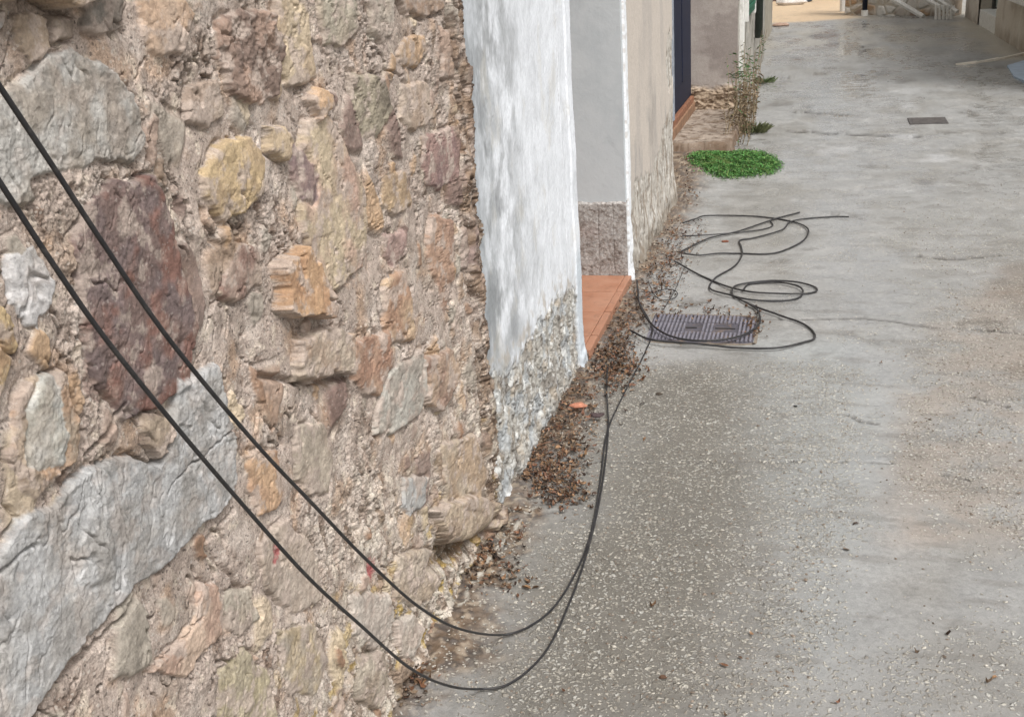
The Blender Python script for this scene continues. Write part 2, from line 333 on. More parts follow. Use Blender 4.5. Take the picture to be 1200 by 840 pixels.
# traced stones (photo pixel outlines thrown onto the wall plane): poly, colour a, colour b, proud mm, edge mm, dome, groove mm, rough mm
ST = [
 ([(-30,125),(10,112),(35,95),(60,70),(95,60),(130,72),(162,108),(178,165),(165,192),(122,186),(100,200),(60,202),(42,215),(52,235),(20,242),(-30,225)], (178,178,174), (150,142,130), 10, 10, 4, 5, 3.2),
 ([(103,242),(140,215),(190,203),(206,240),(216,300),(231,350),(237,400),(226,448),(190,480),(150,490),(122,450),(108,400),(100,340),(94,285)], (112,90,92), (122,92,86), 10, 9, 2, 7, 2.0),
 ([(16,300),(45,283),(68,328),(62,360),(49,370),(50,382),(37,386),(18,352)], (204,204,206), (182,180,178), 9, 5, 2, 5, 1.2),
 ([(-40,340),(2,352),(18,380),(26,412),(12,448),(0,480),(-40,500)], (200,170,112), (178,140,92), 14, 8, 4, 6, 2),
 ([(18,478),(38,447),(60,436),(78,428),(88,470),(99,510),(95,537),(76,560),(45,583),(26,572),(14,530)], (182,160,134), (190,150,112), 13, 12, 5, 8, 2.5),
 ([(36,470),(50,442),(64,442),(72,470),(82,510),(78,545),(58,552),(34,545),(30,505)], (204,206,200), (176,172,158), 9, 6, 5, 3, 2.5),
 ([(212,448),(236,438),(263,424),(270,470),(281,512),(283,560),(270,592),(240,617),(205,657),(160,692),(120,735),(70,790),(40,845),(-40,845),(-60,680),(0,654),(30,608),(60,595),(92,568),(118,545),(150,536),(178,540),(192,545),(206,500)], (178,182,185), (158,158,156), 15, 14, 2, 9, 2.6),
 ([(172,487),(205,488),(207,505),(198,535),(188,544),(176,522)], (170,150,124), (120,100,84), 16, 5, 3, 6, 2),
 ([(248,202),(256,182),(272,164),(302,163),(315,188),(313,230),(293,250),(264,260),(252,236)], (206,176,120), (190,160,112), 12, 6, 5, 5, 1.8),
 ([(325,312),(340,300),(354,288),(364,300),(374,328),(380,348),(380,374),(362,370),(345,372),(327,366),(331,340)], (198,152,98), (176,126,74), 34, 5, 3, 4, 2.5),
 ([(362,142),(386,130),(400,152),(416,190),(430,220),(436,268),(429,310),(416,325),(384,352),(371,320),(362,270),(355,230),(358,180)], (196,176,140), (196,158,136), 12, 5, 4, 6, 2.2),
 ([(361,116),(375,101),(389,112),(391,130),(372,142)], (206,164,116), (150,112,84), 22, 6, 5, 3, 2),
 ([(350,165),(362,175),(375,210),(372,240),(360,236),(350,200)], (112,86,92), (150,120,112), 6, 4, 2, 5, 2),
 ([(330,-8),(360,-8),(370,40),(376,96),(358,101),(344,100),(333,66)], (206,184,148), (186,160,124), 12, 4, 2, 8, 1.5),
 ([(317,78),(332,72),(340,108),(332,118),(320,112)], (176,150,118), (150,124,98), 7, 4, 2, 6, 1.5),
 ([(373,-8),(421,-8),(424,42),(402,56),(386,52)], (176,168,146), (162,148,126), 10, 5, 2, 6, 2),
 ([(434,-8),(465,-8),(466,36),(452,50),(440,40)], (196,184,168), (180,164,144), 14, 3, 2, 8, 1.2),
 ([(466,-8),(528,-8),(524,12),(502,18),(480,16)], (158,134,112), (176,140,110), 13, 4, 2, 9, 1.5),
 ([(470,62),(482,42),(500,42),(506,60),(492,78),(475,77)], (190,152,108), (160,134,104), 8, 5, 2, 5, 3),
 ([(519,32),(534,36),(538,96),(522,92)], (188,156,134), (170,140,118), 9, 3, 2, 7, 1.5),
 ([(415,86),(455,90),(463,126),(450,158),(430,160),(419,130)], (158,148,122), (118,108,88), 6, 8, 2, 6, 5),
 ([(500,160),(541,148),(545,200),(520,223),(505,216),(499,190)], (124,88,88), (150,112,104), 8, 5, 2, 6, 2),
 ([(454,206),(480,198),(488,240),(466,252),(450,240)], (194,162,116), (170,140,104), 7, 5, 3, 5, 2),
 ([(455,275),(478,270),(483,295),(466,315),(458,300)], (164,130,122), (150,120,110), 6, 4, 2, 5, 1.5),
 ([(510,250),(536,260),(536,330),(525,366),(515,330),(505,300)], (182,140,108), (152,110,84), 8, 5, 2, 6, 3),
 ([(545,268),(560,268),(560,322),(546,315)], (138,112,104), (120,98,90), 8, 4, 2, 6, 2),
 ([(455,330),(480,314),(486,350),(491,400),(460,402),(454,380)], (200,168,128), (170,124,88), 9, 4, 2, 6, 3),
 ([(418,400),(460,388),(463,430),(450,462),(434,466),(419,440)], (162,114,82), (190,150,118), 10, 5, 2, 6, 3),
 ([(500,420),(530,408),(541,440),(530,462),(520,484),(505,476),(499,450)], (184,154,124), (140,104,82), 16, 4, 3, 7, 3),
 ([(458,440),(500,408),(503,460),(495,490),(470,506),(444,512),(448,480)], (192,190,180), (164,156,144), 9, 5, 2, 7, 3),
 ([(351,500),(385,498),(396,540),(390,576),(370,581),(354,566)], (184,170,150), (170,152,132), 9, 5, 2, 6, 1.5),
 ([(298,530),(330,526),(339,580),(330,600),(309,602),(301,572)], (200,158,112), (176,132,92), 7, 6, 2, 4, 2),
 ([(478,560),(506,558),(500,592),(485,606),(476,592)], (180,184,186), (164,164,160), 8, 4, 2, 6, 1.5),
 ([(283,288),(309,288),(311,332),(290,352),(268,352),(265,330)], (178,156,138), (140,100,84), 8, 4, 2, 7, 2),
 ([(314,150),(336,144),(346,166),(340,188),(320,180)], (204,178,138), (190,160,124), 16, 4, 2, 7, 1.5),
 ([(262,22),(288,12),(326,16),(336,56),(330,112),(300,124),(276,112),(264,70)], (160,126,104), (110,84,70), 8, 8, 0, 6, 8),
 ([(172,-8),(216,-8),(236,20),(222,60),(190,66),(176,40)], (196,160,126), (180,152,126), 8, 10, 3, 4, 2.5),
 ([(22,22),(60,15),(66,60),(42,72),(24,52)], (182,158,132), (160,138,112), 12, 4, 2, 8, 1.5),
 ([(66,14),(94,14),(92,46),(70,52)], (150,134,116), (140,122,104), 12, 4, 2, 9, 1.2),
 ([(-40,-60),(60,-60),(120,-60),(116,-2),(96,6),(60,4),(40,-4),(-40,4)], (170,140,104), (186,158,124), 42, 8, 4, 10, 2),
 ([(-40,10),(12,18),(10,36),(0,40),(-40,38)], (182,182,182), (160,160,158), 14, 4, 2, 9, 1.2),
 ([(104,-8),(150,-8),(148,30),(128,44),(106,40)], (150,146,138), (124,112,100), 10, 6, 2, 8, 4),
 ([(240,680),(259,690),(271,715),(263,745),(246,762),(225,792),(184,787),(215,750),(234,725)], (206,176,150), (190,152,128), 10, 6, 3, 6, 2),
 ([(262,700),(300,688),(308,722),(285,745),(272,735)], (182,172,154), (168,152,132), 8, 6, 3, 6, 2),
 ([(262,790),(290,760),(320,790),(330,850),(262,850)], (176,164,132), (160,148,110), 7, 8, 3, 5, 2),
 ([(418,698),(460,694),(466,740),(442,762),(420,742)], (188,178,166), (174,162,150), 8, 6, 3, 5, 2),
 ([(345,398),(380,384),(412,392),(412,440),(388,436),(370,448),(350,446)], (176,146,118), (190,172,150), 26, 5, 2, 6, 4),
 ([(310,640),(340,610),(372,640),(385,700),(350,720),(318,690)], (184,168,152), (170,152,134), 6, 8, 3, 5, 2),
 ([(520,520),(560,510),(575,560),(560,600),(528,590)], (190,174,150), (178,150,116), 9, 5, 2, 6, 3),
 ([(510,598),(548,580),(590,590),(586,616),(555,632),(524,640)], (196,176,146), (150,126,100), 26, 5, 2, 8, 4),
 ([(470,650),(510,642),(520,688),(492,712),(468,700)], (166,146,120), (186,170,150), 10, 6, 2, 6, 4),
 ([(425,770),(455,762),(462,800),(448,832),(426,822)], (182,170,150), (140,122,100), 9, 6, 2, 6, 3),
 ([(466,730),(486,718),(500,735),(492,772),(472,768)], (206,196,184), (180,166,150), 14, 5, 2, 8, 3),
 ([(330,740),(372,730),(390,775),(372,815),(338,810)], (170,158,140), (186,164,120), 7, 8, 2, 5, 3),
 ([(232,100),(262,95),(270,130),(252,152),(232,140)], (184,164,144), (164,140,120), 5, 6, 2, 4, 2),
 ([(475,100),(505,95),(512,140),(490,155),(472,140)], (188,168,148), (176,150,126), 8, 5, 2, 5, 2.5),
 ([(560,100),(545,70),(550,140),(556,190),(562,150)], (120,96,80), (150,120,96), 8, 3, 1, 5, 4),
]
wq = .0055
for i, (poly, ca, cb, proud, edge, dome, groove, rgh) in enumerate(ST):
    P = wpoly(poly); pad = .03
    x0, x1 = P[:, 0].min()-pad, P[:, 0].max()+pad; z0, z1 = P[:, 1].min()-pad, P[:, 1].max()+pad
    c0, c1_ = np.searchsorted(ya, [x0, x1]); r0, r1 = np.searchsorted(za, [z0, z1])
    if c1_-c0 < 2 or r1-r0 < 2: continue
    sl = (slice(r0, r1), slice(c0, c1_)); y_, z_ = YY[sl], ZZ[sl]
    sc = np.clip((P[:, 0].mean())**1, .8, 2.2)
    wy_ = y_+wq*2.0*fbm(y_, z_, .05, 4, 100+i)+.0022*fbm(y_, z_, .010, 2, 200+i)
    wz_ = z_+wq*2.0*fbm(y_, z_, .05, 4, 300+i)+.0022*fbm(y_, z_, .010, 2, 400+i)
    d = sdf(wy_, wz_, P); e = edge*.001*sc*.6
    m = sst(e*.35, -e*.5, d)
    ins = np.clip(-d/(.03*sc), 0, 1)
    proud_ = (proud*(.8 if proud > 15 else .55)+rgh*.6)*.001
    r_ = rgh*.001
    f1, f2, a, b, c = worley(y_, z_, .055*sc, 500+i, 1., 1.3)
    facet = (a-.5)*1.0+((y_-P[:, 0].mean())*(b-.5)+(z_-P[:, 1].mean())*(c-.5))*6
    tf = terr(fbm(y_+.5*z_, z_-.3*y_, .09*sc, 4, 600+i, .5)+.5, 2.6, .10)-.5
    surf = proud_+dome*.0005*(1-(1-ins)**2)+r_*1.1*tf+r_*.5*fbm(y_, z_, .02, 3, 700+i)+r_*.25*fbm(y_, z_, .006, 2, 710+i)+.6*r_*facet
    base_ = .35*hgt[sl]+.006*0
    hgt[sl] = hgt[sl]*(1-m)+(base_+surf)*m
    g_ = np.exp(-((d-e*.4)/(.0022*sc+.001))**2)*sst(-.12, .15, fbm(y_, z_, .06, 2, 800+i))
    hgt[sl] -= groove*.001*1.1*g_
    if i == 9:      # the orange block sticks out: square-cut underside
        hgt[sl] += .01*m*sst(.02, -.06, (z_-P[:, 1].mean()))
    A = .80*lin(ca, KS)+.20*MORT; B = .80*lin(cb, KS)+.20*MORT
    A = A*.84+A.mean()*.16; B = B*.84+B.mean()*.16
    t = sst(-.25, .3, fbm(y_, z_, .06*sc, 4, 900+i)); cc = A*(1-t[..., None])+B*t[..., None]
    cc = cc*(1+.24*fbm(y_, z_, .018, 4, 950+i)+.18*fbm(y_, z_, .07, 3, 955+i))[..., None]
    cc = mix(cc, MORT*1.02, sst(.02, .24, fbm(y_, z_, .05, 5, 970+i, .6)+.10*sst(-.03, 0, d))*(.25 if i in (0, 2, 5, 6) else .8))          # mortar smears
    if i == 1:
        k = sst(.0, .35, fbm(y_, z_, .05, 3, 33)+1.6*(y_-P[:, 0].mean())-1.0*(z_-P[:, 1].mean())); cc = mix(cc*.86, np.array(lin((134, 92, 78), KS)), k*.6)
    if i == 4:
        k = sst(.01, .0, np.abs(d+.008))*sst(.99, 1.02, y_); cc = mix(cc, np.array(lin((176, 118, 76), KS)), k*.8)
    mm = sst(e*.5, -e*.1, d+.003*fbm(y_, z_, .012, 2, 990+i)); col[sl] = mix(col[sl], cc, mm); stm[sl] = np.maximum(stm[sl], mm)
# cracks and torn gouges seen in the photo
for pts, dep, w in [([(118,545),(121,575),(124,602)], 9, .0022), ([(281,500),(258,518),(243,535),(225,545),(205,568),(200,580)], 10, .0016), ([(205,615),(200,635)], 6, .002),
                    ([(148,640),(146,690)], 5, .003), ([(-5,680),(20,652),(45,640)], 7, .003), ([(150,475),(140,500),(110,535)], 12, .005), ([(82,420),(92,465),(108,520)], 10, .004),
                    ([(258,250),(272,300),(262,345),(270,352)], 8, .003), ([(160,100),(175,140),(190,195)], 9, .003), ([(384,100),(398,118),(402,145)], 14, .004), ([(30,520),(35,560)], 5, .003),
                    ([(533,0),(545,30),(548,60),(556,110),(560,140)], 14, .007), ([(560,150),(566,200),(572,260),(574,330)], 10, .006), ([(370,352),(384,356),(416,330)], 12, .004), ([(310,440),(350,447),(410,444)], 16, .008), ([(290,690),(250,640),(282,600)], 10, .006),
                    ([(45,842),(75,800),(130,745),(165,700)], 14, .006), ([(180,790),(215,755),(240,722)], 8, .003), ([(420,480),(430,520),(455,560)], 7, .006), ([(440,300),(438,330)], 9, .004), ([(478,90),(455,80),(453,20)], 9, .003)]:
    P = wpoly(pts); x0, x1 = P[:, 0].min()-.04, P[:, 0].max()+.04; z0, z1 = P[:, 1].min()-.04, P[:, 1].max()+.04
    c0, c1_ = np.searchsorted(ya, [x0, x1]); r0, r1 = np.searchsorted(za, [z0, z1]); sl = (slice(r0, r1), slice(c0, c1_)); y_, z_ = YY[sl], ZZ[sl]
    d = segd(y_+.006*fbm(y_, z_, .03, 3, 41), z_+.006*fbm(y_, z_, .03, 3, 42), P)*(1+.5*fbm(y_, z_, .03, 2, 43))
    hgt[sl] -= dep*.001*sst(w*1.3, 0, d)
# worn red paint marks
for c_, r0_ in (((443, 668), .022), ((328, 650), .012)):
    p = wpoly([c_])[0]; d = np.hypot((YY-p[0])*.8, (ZZ-p[1])*.7)
    col = mix(col, np.array(lin((168, 72, 78), KS)), sst(r0_, r0_*.3, d+.012*fbm(YY, ZZ, .012, 3, 51))*.8)
# undercut, broken foot
foot = sst(.17, .03, ZZ+.05*fbm(YY, ZZ, .12, 3, 71)); hgt -= foot*.02*sst(-.2, .3, fbm(YY, ZZ, .14, 3, 72))*sst(1., 1.6, YY)
hgt += sst(.06, -.02, ZZ)*.03*sst(-.2, .3, fbm(YY, ZZ, .1, 3, 74))
P = wpoly([(585,600),(560,640),(530,662),(505,665),(520,640),(555,632),(578,612)]); d = sdf(YY[:260], ZZ[:260], P); hgt[:260] -= .034*sst(.028, -.028, d)
col[:260] = mix(col[:260], np.array(lin((104, 84, 62), KS)), sst(.01, -.01, d)*.7)  # brownish shade beneath the ledge, put into the colour of the undercut
# uneven free edge against the whitewashed house
edge_y = 2.500+.004*fbm(ZZ*0+3, ZZ, .09, 4, 81); yfac = sst(2.38, 2.5, YY)
YE = YY+(edge_y-2.5)*yfac
hgt += .012*sst(2.36, 2.44, YY)*(.7+fbm(YY, ZZ, .08, 3, 82))
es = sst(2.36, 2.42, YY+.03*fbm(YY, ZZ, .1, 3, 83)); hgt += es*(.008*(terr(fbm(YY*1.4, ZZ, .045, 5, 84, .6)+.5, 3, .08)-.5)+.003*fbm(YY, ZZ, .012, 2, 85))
jy = np.abs(YY-(2.405+.03*fbm(YY*0+9, ZZ, .12, 4, 86))); hgt -= .022*sst(.016, .004, jy)*sst(.35, .7, ZZ+.2*fbm(YY, ZZ, .2, 2, 87))
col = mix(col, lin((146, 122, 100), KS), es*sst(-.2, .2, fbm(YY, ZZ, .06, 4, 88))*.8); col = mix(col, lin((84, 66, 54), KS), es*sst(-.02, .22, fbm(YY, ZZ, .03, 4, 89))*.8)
hgt = hgt-.06*sst(2.4955, 2.5, YY)
XX = XS+hgt
M_stone = vc_mat('rubble stone and lime mortar', 330, .32, .0013, .88, .25, None, (.6, .35), True)
stone = empty('stone_house', (XS, 1., 0), 'old rubble stone house wall with rough tan mortar at the left', 'house')
lum = col.mean(-1, keepdims=True); col = (col*.93+lum*.07)*np.array([.99, .975, .95])*(1+.25*fbm(YY, ZZ, .03, 4, 1201, .6)+.16*fbm(YY, ZZ, .3, 3, 1203))[..., None]
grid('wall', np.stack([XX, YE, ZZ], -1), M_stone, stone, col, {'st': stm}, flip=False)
plainstone = plain('hidden masonry', lin((160, 145, 128), KS), .9, .25, 9, .004)
MB().box(-1.4, XS-.075, -2.5, 2.47, -.1, 4.8).build('wall_core', plainstone, stone)
del col, hgt

# ------------------------------------------------------------------ shared wall maker for the plastered houses
def plaster_wall(name, parent, X0, y0, y1, ysteps, ztop, zvis, zstep, fn, mat, label=None, ret=.0):
    ya = axis([(y0, y1, ysteps)]); za = axis([(-.05, zvis, zstep), (zvis, ztop, .08)])
    Yg, Zg = np.meshgrid(ya, za); h, c = fn(Yg, Zg)
    # rounded return at the end that faces the camera or the doorway
    Xg = X0+h
    Yr = Yg[:, :1]; pre = []
    P = np.stack([Xg, Yg, Zg], -1)
    if ret:
        a = P[:, :1].copy(); a[..., 0] -= ret; b = P[:, :1].copy(); b[..., 0] -= .004; P[:, 0, 1] += .004
        e = P[:, -1:].copy(); e[..., 0] -= .004; P[:, -1, 1] -= .004; f = e.copy(); f[..., 0] -= ret-.004
        P = np.concatenate([a, b, P, e, f], 1); c = np.concatenate([c[:, :1], c[:, :1], c, c[:, -1:], c[:, -1:]], 1)
    o = grid(name, P, mat, parent, c)
    if label: o['label'] = label
    return o

# ------------------------------------------------------------------ 2. WHITEWASHED HOUSE
M_lime = vc_mat('worn limewash', 170, .09, .0010, .8, .3, (1, 1, .45), (.0, 0))
M_rend = vc_mat('beige render', 150, .09, .0008, .85, .25, None, (.1, .1))
house = empty('whitewashed_house', (-.82, 3.6, 0), 'whitewashed house with recessed doorway between a white pier and a beige wall', 'house')
XW = -.83
bnd = wpoly([(560,452),(580,440),(600,424),(618,402),(632,376),(650,352),(672,338),(700,330)], XW)
def f_pier(y, z):
    zb = np.interp(y, bnd[:, 0], bnd[:, 1])+.05*fbm(y, z, .12, 4, 301)+.02*fbm(y, z, .03, 3, 302)
    m = sst(.012, -.012, z-zb)                                # rough lower part
    strip = sst(3.640, 3.650, y+.006*fbm(y*0, z, .06, 3, 303))   # smooth corner bead
    m = m*(1-strip)
    h = .005*fbm(y, z, .3, 3, 304)+.0014*fbm(y, z*.7, .05, 4, 305)+.0005*fbm(y, z, .01, 2, 306)
    flake = terr(fbm(y, z*.6, .10, 6, 307, .6)+.5, 2.4, .05); h += .0016*flake*sst(0, .3, fbm(y, z, .25, 2, 308))
    jag = np.abs(y-(3.53+.012*fbm(y*0, z, .1, 4, 311))); h -= .006*sst(.006, .001, jag)*sst(-.15, .1, fbm(y*0+2, z, .2, 3, 312))
    h += .006*strip*(1-0*y)
    rr = .020*(terr(fbm(y, z*.8, .10, 6, 313, .6)+.5, 3.4, .07)-.5)+.008*(terr(fbm(y*1.2, z*.8, .04, 5, 314, .6)+.5, 3, .08)-.5)+.003*fbm(y, z, .012, 3, 315)
    h = h+m*(rr-.004)
    h += sst(.2, .0, z)*.012*sst(-.2, .3, fbm(y, z, .1, 3, 316))
    c = np.empty(y.shape+(3,)); c[:] = lin((236, 239, 243), .82)
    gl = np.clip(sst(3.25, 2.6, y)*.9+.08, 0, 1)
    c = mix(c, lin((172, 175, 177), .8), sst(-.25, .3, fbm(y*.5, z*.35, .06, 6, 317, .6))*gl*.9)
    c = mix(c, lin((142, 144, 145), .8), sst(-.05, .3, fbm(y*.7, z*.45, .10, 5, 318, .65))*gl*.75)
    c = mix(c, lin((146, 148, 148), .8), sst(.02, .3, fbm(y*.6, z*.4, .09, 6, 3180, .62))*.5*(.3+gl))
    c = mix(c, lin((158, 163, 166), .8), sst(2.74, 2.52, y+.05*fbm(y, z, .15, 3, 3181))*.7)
    c = mix(c, lin((206, 202, 192)), sst(.12, .4, fbm(y*.6, z*.4, .12, 5, 319, .6))*.4)
    c = mix(c, lin((120, 112, 104)), sst(.006, .002, jag)*sst(-.1, .15, fbm(y*0+2, z, .2, 3, 312))*.7)
    c = mix(c, lin((176, 164, 148)), sst(.06, .0, np.abs(z-zb-.03))*sst(-.05, .3, fbm(y, z, .05, 3, 320))*.6*(1-strip))
    cr = np.empty(y.shape+(3,)); cr[:] = lin((172, 168, 160))
    cr = mix(cr, lin((140, 134, 126)), sst(-.1, .25, fbm(y, z*.8, .08, 6, 321, .62)))
    cr = mix(cr, lin((180, 164, 144)), sst(.08, .3, fbm(y, z, .07, 4, 322))*.45)
    cr = mix(cr, lin((176, 184, 190)), sst(.0, .25, fbm(y, z, .1, 3, 3182))*.5)
    cr = mix(cr, lin((92, 84, 76)), sst(.10, .32, fbm(y*1.2, z*.8, .04, 6, 323, .65))*.7)
    cr = mix(cr, lin((214, 214, 210)), sst(.08, .3, fbm(y*1.2, z*.8, .05, 6, 324, .65))*.75)
    c = mix(c, cr, m)
    c = mix(c, lin((196, 204, 210)), strip*sst(.52, .40, z+.05*fbm(y, z, .1, 3, 325))*.8)
    return h, c
plaster_wall('wall', house, XW, 2.40, 3.72, lambda y: .0028, 4.8, 1.5, .0028, f_pier, M_lime, 'whitewashed pier with worn rough foot', .34)
YD0, YD1, XD = 3.60, 4.76, -1.06
# beige wall, second segment
def f_beige(y, z):
    zb = .42+.10*fbm(y, z, .3, 4, 331)+.03*fbm(y, z, .05, 3, 332)+.18*sst(5.6, 6.3, y)-.12*sst(5.0, 4.7, y)
    m = sst(.015, -.015, z-zb)
    p = np.hypot((y-6.28)/.16, (z-.86)/.17)+.5*fbm(y, z, .08, 3, 333); m2 = sst(1.0, .85, p)
    h = .004*fbm(y, z, .4, 3, 334)+.0007*fbm(y, z, .02, 3, 335)
    h += np.maximum(m, m2)*(.008*(terr(fbm(y, z*.6, .12, 5, 336, .55)+.5, 3., .1)-.5)+.003*fbm(y, z, .03, 3, 337)-.004)
    h += sst(.35, .0, z)*.03*(.6+fbm(y, z, .2, 3, 338))
    c = np.empty(y.shape+(3,)); c[:] = lin((200, 190, 179), .85)
    c = mix(c, lin((184, 176, 168), .85), sst(.0, .35, fbm(y, z*.35, .25, 4, 339))*.7)
    c = mix(c, lin((160, 156, 152)), sst(.1, .35, fbm(y, z*.3, .09, 4, 340))*.6*sst(.9, .5, z))
    c = mix(c, lin((132, 128, 124)), sst(.25, .0, np.hypot((y-5.55)*1.2, (z-.62)*.7)+.15*fbm(y, z*.5, .08, 4, 3400))*.45)
    cr = np.empty(y.shape+(3,)); cr[:] = lin((186, 180, 170))
    cr = mix(cr, lin((146, 134, 120)), sst(-.05, .25, fbm(y, z*.35, .06, 5, 341, .6)))
    cr = mix(cr, lin((206, 203, 196)), sst(.05, .3, fbm(y, z*.4, .05, 4, 342, .6))*.8)
    cr = mix(cr, lin((104, 94, 82)), sst(.15, .35, fbm(y, z*.6, .03, 4, 343, .6))*.8)
    c = mix(c, cr, np.maximum(m, m2)*.9)
    c = mix(c, lin((112, 100, 84)), sst(.16, .03, z+.06*fbm(y, z, .08, 3, 3450))*.6)
    tr = sst(4.845, 4.83, y+.01*fbm(y*0, z, .08, 3, 344))
    c = mix(c, lin((236, 238, 240)), tr*(1-.5*sst(.12, .3, fbm(y, z, .03, 3, 345)))); h += .003*tr
    return h, c
plaster_wall('wall', house, -.82, 4.76, 6.40, lambda y: .005, 4.8, 1.4, .005, f_beige, M_rend, 'beige rendered wall with peeling foot', .30)
# solid cores behind
MB().box(-2.2, XW-.03, 2.47, 3.714, -.1, 4.8).build('wall_core', plainstone, house)
MB().box(-2.2, -.86, 4.766, 6.394, -.1, 4.8).build('wall_core', plainstone, house)
MB().box(-2.2, -.84, 3.716, 4.764, 2.25, 4.8).build('lintel', plain('lime white', lin((232, 234, 236)), .8, .06, 12), house)
# far jamb of the doorway: smooth blue-grey paint above a speckled grey-brown plinth
t = NT('blue grey jamb paint'); n = t.noise(6, 6, .7, .5); sp = t.noise(26, 6, .75, 1.5)
cc = t.mix(t.ramp(n, .35, .7), tuple(lin((198, 203, 205), .84)), tuple(lin((186, 192, 195), .84)))
cc = t.mix(t.math('MULTIPLY', t.ramp(t.noise(3.5, 8, .75, .8), .58, .66), .35), cc, tuple(lin((150, 152, 156))))
cc = t.mix(t.math('MULTIPLY', t.ramp(sp, .66, .72), .8), cc, tuple(lin((90, 88, 90)))); M_jamb = t.out(cc, .6, t.bump(t.noise(40, 5), .0012))
MB().box(-1.30, -.826, 4.735, 4.768, .40, 2.25).build('door_jamb', M_jamb, house, .003)
MB().box(-1.30, -.845, 3.712, 3.732, .05, 2.25).build('door_jamb', M_jamb, house, .003)
def f_plinth():
    xa = axis([(-1.30, -.822, .0025)]); za = axis([(.02, .412, .0025)]); X, Z = np.meshgrid(xa, za)
    h = .005*(terr(fbm(X, Z, .10, 4, 351, .5)+.5, 3, .15)-.5)+.0018*fbm(X, Z, .015, 3, 352)
    for xj in (-.955, -.885): h -= .002*sst(.003, .0, np.abs(X-xj+.004*fbm(X, Z, .05, 2, 353)))
    h -= .02*sst(.397, .412, Z+.01*fbm(X, Z, .04, 3, 354))
    c = np.empty(X.shape+(3,)); c[:] = lin((170, 166, 162))
    c = mix(c, lin((138, 130, 124)), sst(-.05, .3, fbm(X, Z, .05, 4, 355))); c = mix(c, lin((190, 184, 178)), sst(.05, .3, fbm(X, Z, .012, 3, 356))*.7)
    c = mix(c, lin((110, 98, 90)), sst(.12, .32, fbm(X, Z, .02, 4, 357))*.5); c = mix(c, lin((132, 82, 62)), sst(.05, .25, .12-np.hypot((X+1.0)*.6, (Z-.27)))*1.)
    for xj in (-.955, -.885): c = mix(c, lin((110, 100, 92)), sst(.004, .001, np.abs(X-xj+.004*fbm(X, Z, .05, 2, 353)))*.35)
    g = grid('plinth', np.stack([X, 4.722-h, Z], -1), vc_mat('speckled plinth stone', 260, .22, .0007, .8), house, c)
    g['label'] = 'speckled grey brown plinth of the door jamb'
f_plinth()
# tiled doorstep
t = NT('terracotta doorstep'); n = t.noise(9, 6, .65, .4); n2 = t.noise(90, 4)
tc = t.mix(t.ramp(n, .3, .7), tuple(lin((176, 122, 94), .74)), tuple(lin((188, 140, 114), .74))); tc = t.mix(t.math('MULTIPLY', t.ramp(t.noise(11, 8, .75, 1.2), .5, .66), .6), tc, tuple(lin((140, 104, 84))))
tc = t.mix(t.ramp(t.noise(120, 4, .7), .62, .68, 0, .5), tc, tuple(lin((96, 76, 62))))
sx = t.node('ShaderNodeSeparateXYZ'); t.L.new(t.tc.outputs['Object'], sx.inputs[0])
M_tile = t.out(tc, t.ramp(n, .3, .7, .35, .6), t.bump(n2, .0006), .5)
b = MB()
for k, (ys, ye) in enumerate(((3.734, 3.90), (3.904, 4.19), (4.194, 4.47), (4.474, 4.720))):
    b.box(-1.16, -.838, ys, ye, .028, .062).box(-.836, -.806, ys+.004, ye-.003, .022, .064)
b.build('doorstep', M_tile, house, .004)['label'] = 'orange terracotta tiled doorstep'
MB().box(-1.15, -.812, 3.72, 4.725, -.05, .052).build('step_bed', plain('joint mortar', lin((120, 104, 90)), .9, .3, 40, .001), house)
dr = MB().box(-1.12, -1.075, 3.734, 4.73, .063, 2.2).build('door', plain('brown door wood', lin((120, 88, 66)), .5, .2, 8, .001, stretch=(8, 8, .6)), house, .004)
b = MB()
for z0_, z1_ in ((.25, .95), (1.1, 2.0)):
    for a0, a1 in ((3.80, 4.14), (4.22, 4.62)): b.box(-1.076, -1.060, a0, a1, z0_, z1_)
link('door_panel', b.build('tmp', None).data, plain('brown door panel', lin((132, 98, 72)), .5, .2, 8, .001, stretch=(8, 8, .6)), None)
bpy.data.objects.remove(bpy.data.objects['tmp'])
dp = bpy.data.objects['door_panel']; dp.parent = dr
hd = MB().tube([(-1.075, 3.77, 1.02), (-1.03, 3.77, 1.02), (-1.03, 3.87, 1.02)], .009).build('handle', plain('brass', (.5, .38, .15), .3, .1, metal=1.), None, smooth=True); hd.parent = dr

# ------------------------------------------------------------------ 3. SET-BACK HOUSE with the dark blue door
h2 = empty('setback_house', (-1.1, 8., 0), 'set-back beige house with a dark navy door and orange threshold', 'house')
cream = plain('cream render', lin((196, 188, 176)), .85, .1, 5, .002, dirt=lin((130, 116, 100)), dirtamt=.5)
navy = plain('navy door paint', lin((26, 32, 52), .9), .6, .15, 10, .0006, spec=.25)
MB().box(-2.2, -1.12, 6.40, 8.30, -.1, 4.8).box(-2.2, -1.12, 8.302, 9.785, 2.3, 4.8).build('wall', cream, h2, .004)
MB().box(-2.2, -1.122, 8.304, 9.783, -.1, .23).build('sill_wall', cream, h2)
d2 = MB().box(-1.16, -1.092, 8.38, 9.783, .205, 2.25).build('door', navy, h2, .005)
b = MB()
for a0, a1 in ((8.5, 9.02), (9.08, 9.6)):
    for z0_, z1_ in ((.4, 1.15), (1.25, 2.1)): b.box(-1.091, -1.082, a0, a1, z0_, z1_)
x = b.build('door_panel', navy, None, .003); x.parent = d2
x = MB().tube([(-1.09, 9.05, 1.2), (-1.05, 9.05, 1.2), (-1.05, 9.05, 1.33), (-1.09, 9.05, 1.33)], .008).build('handle', plain('dark steel', (.12, .12, .13), .35, metal=1.), None, smooth=True); x.parent = d2
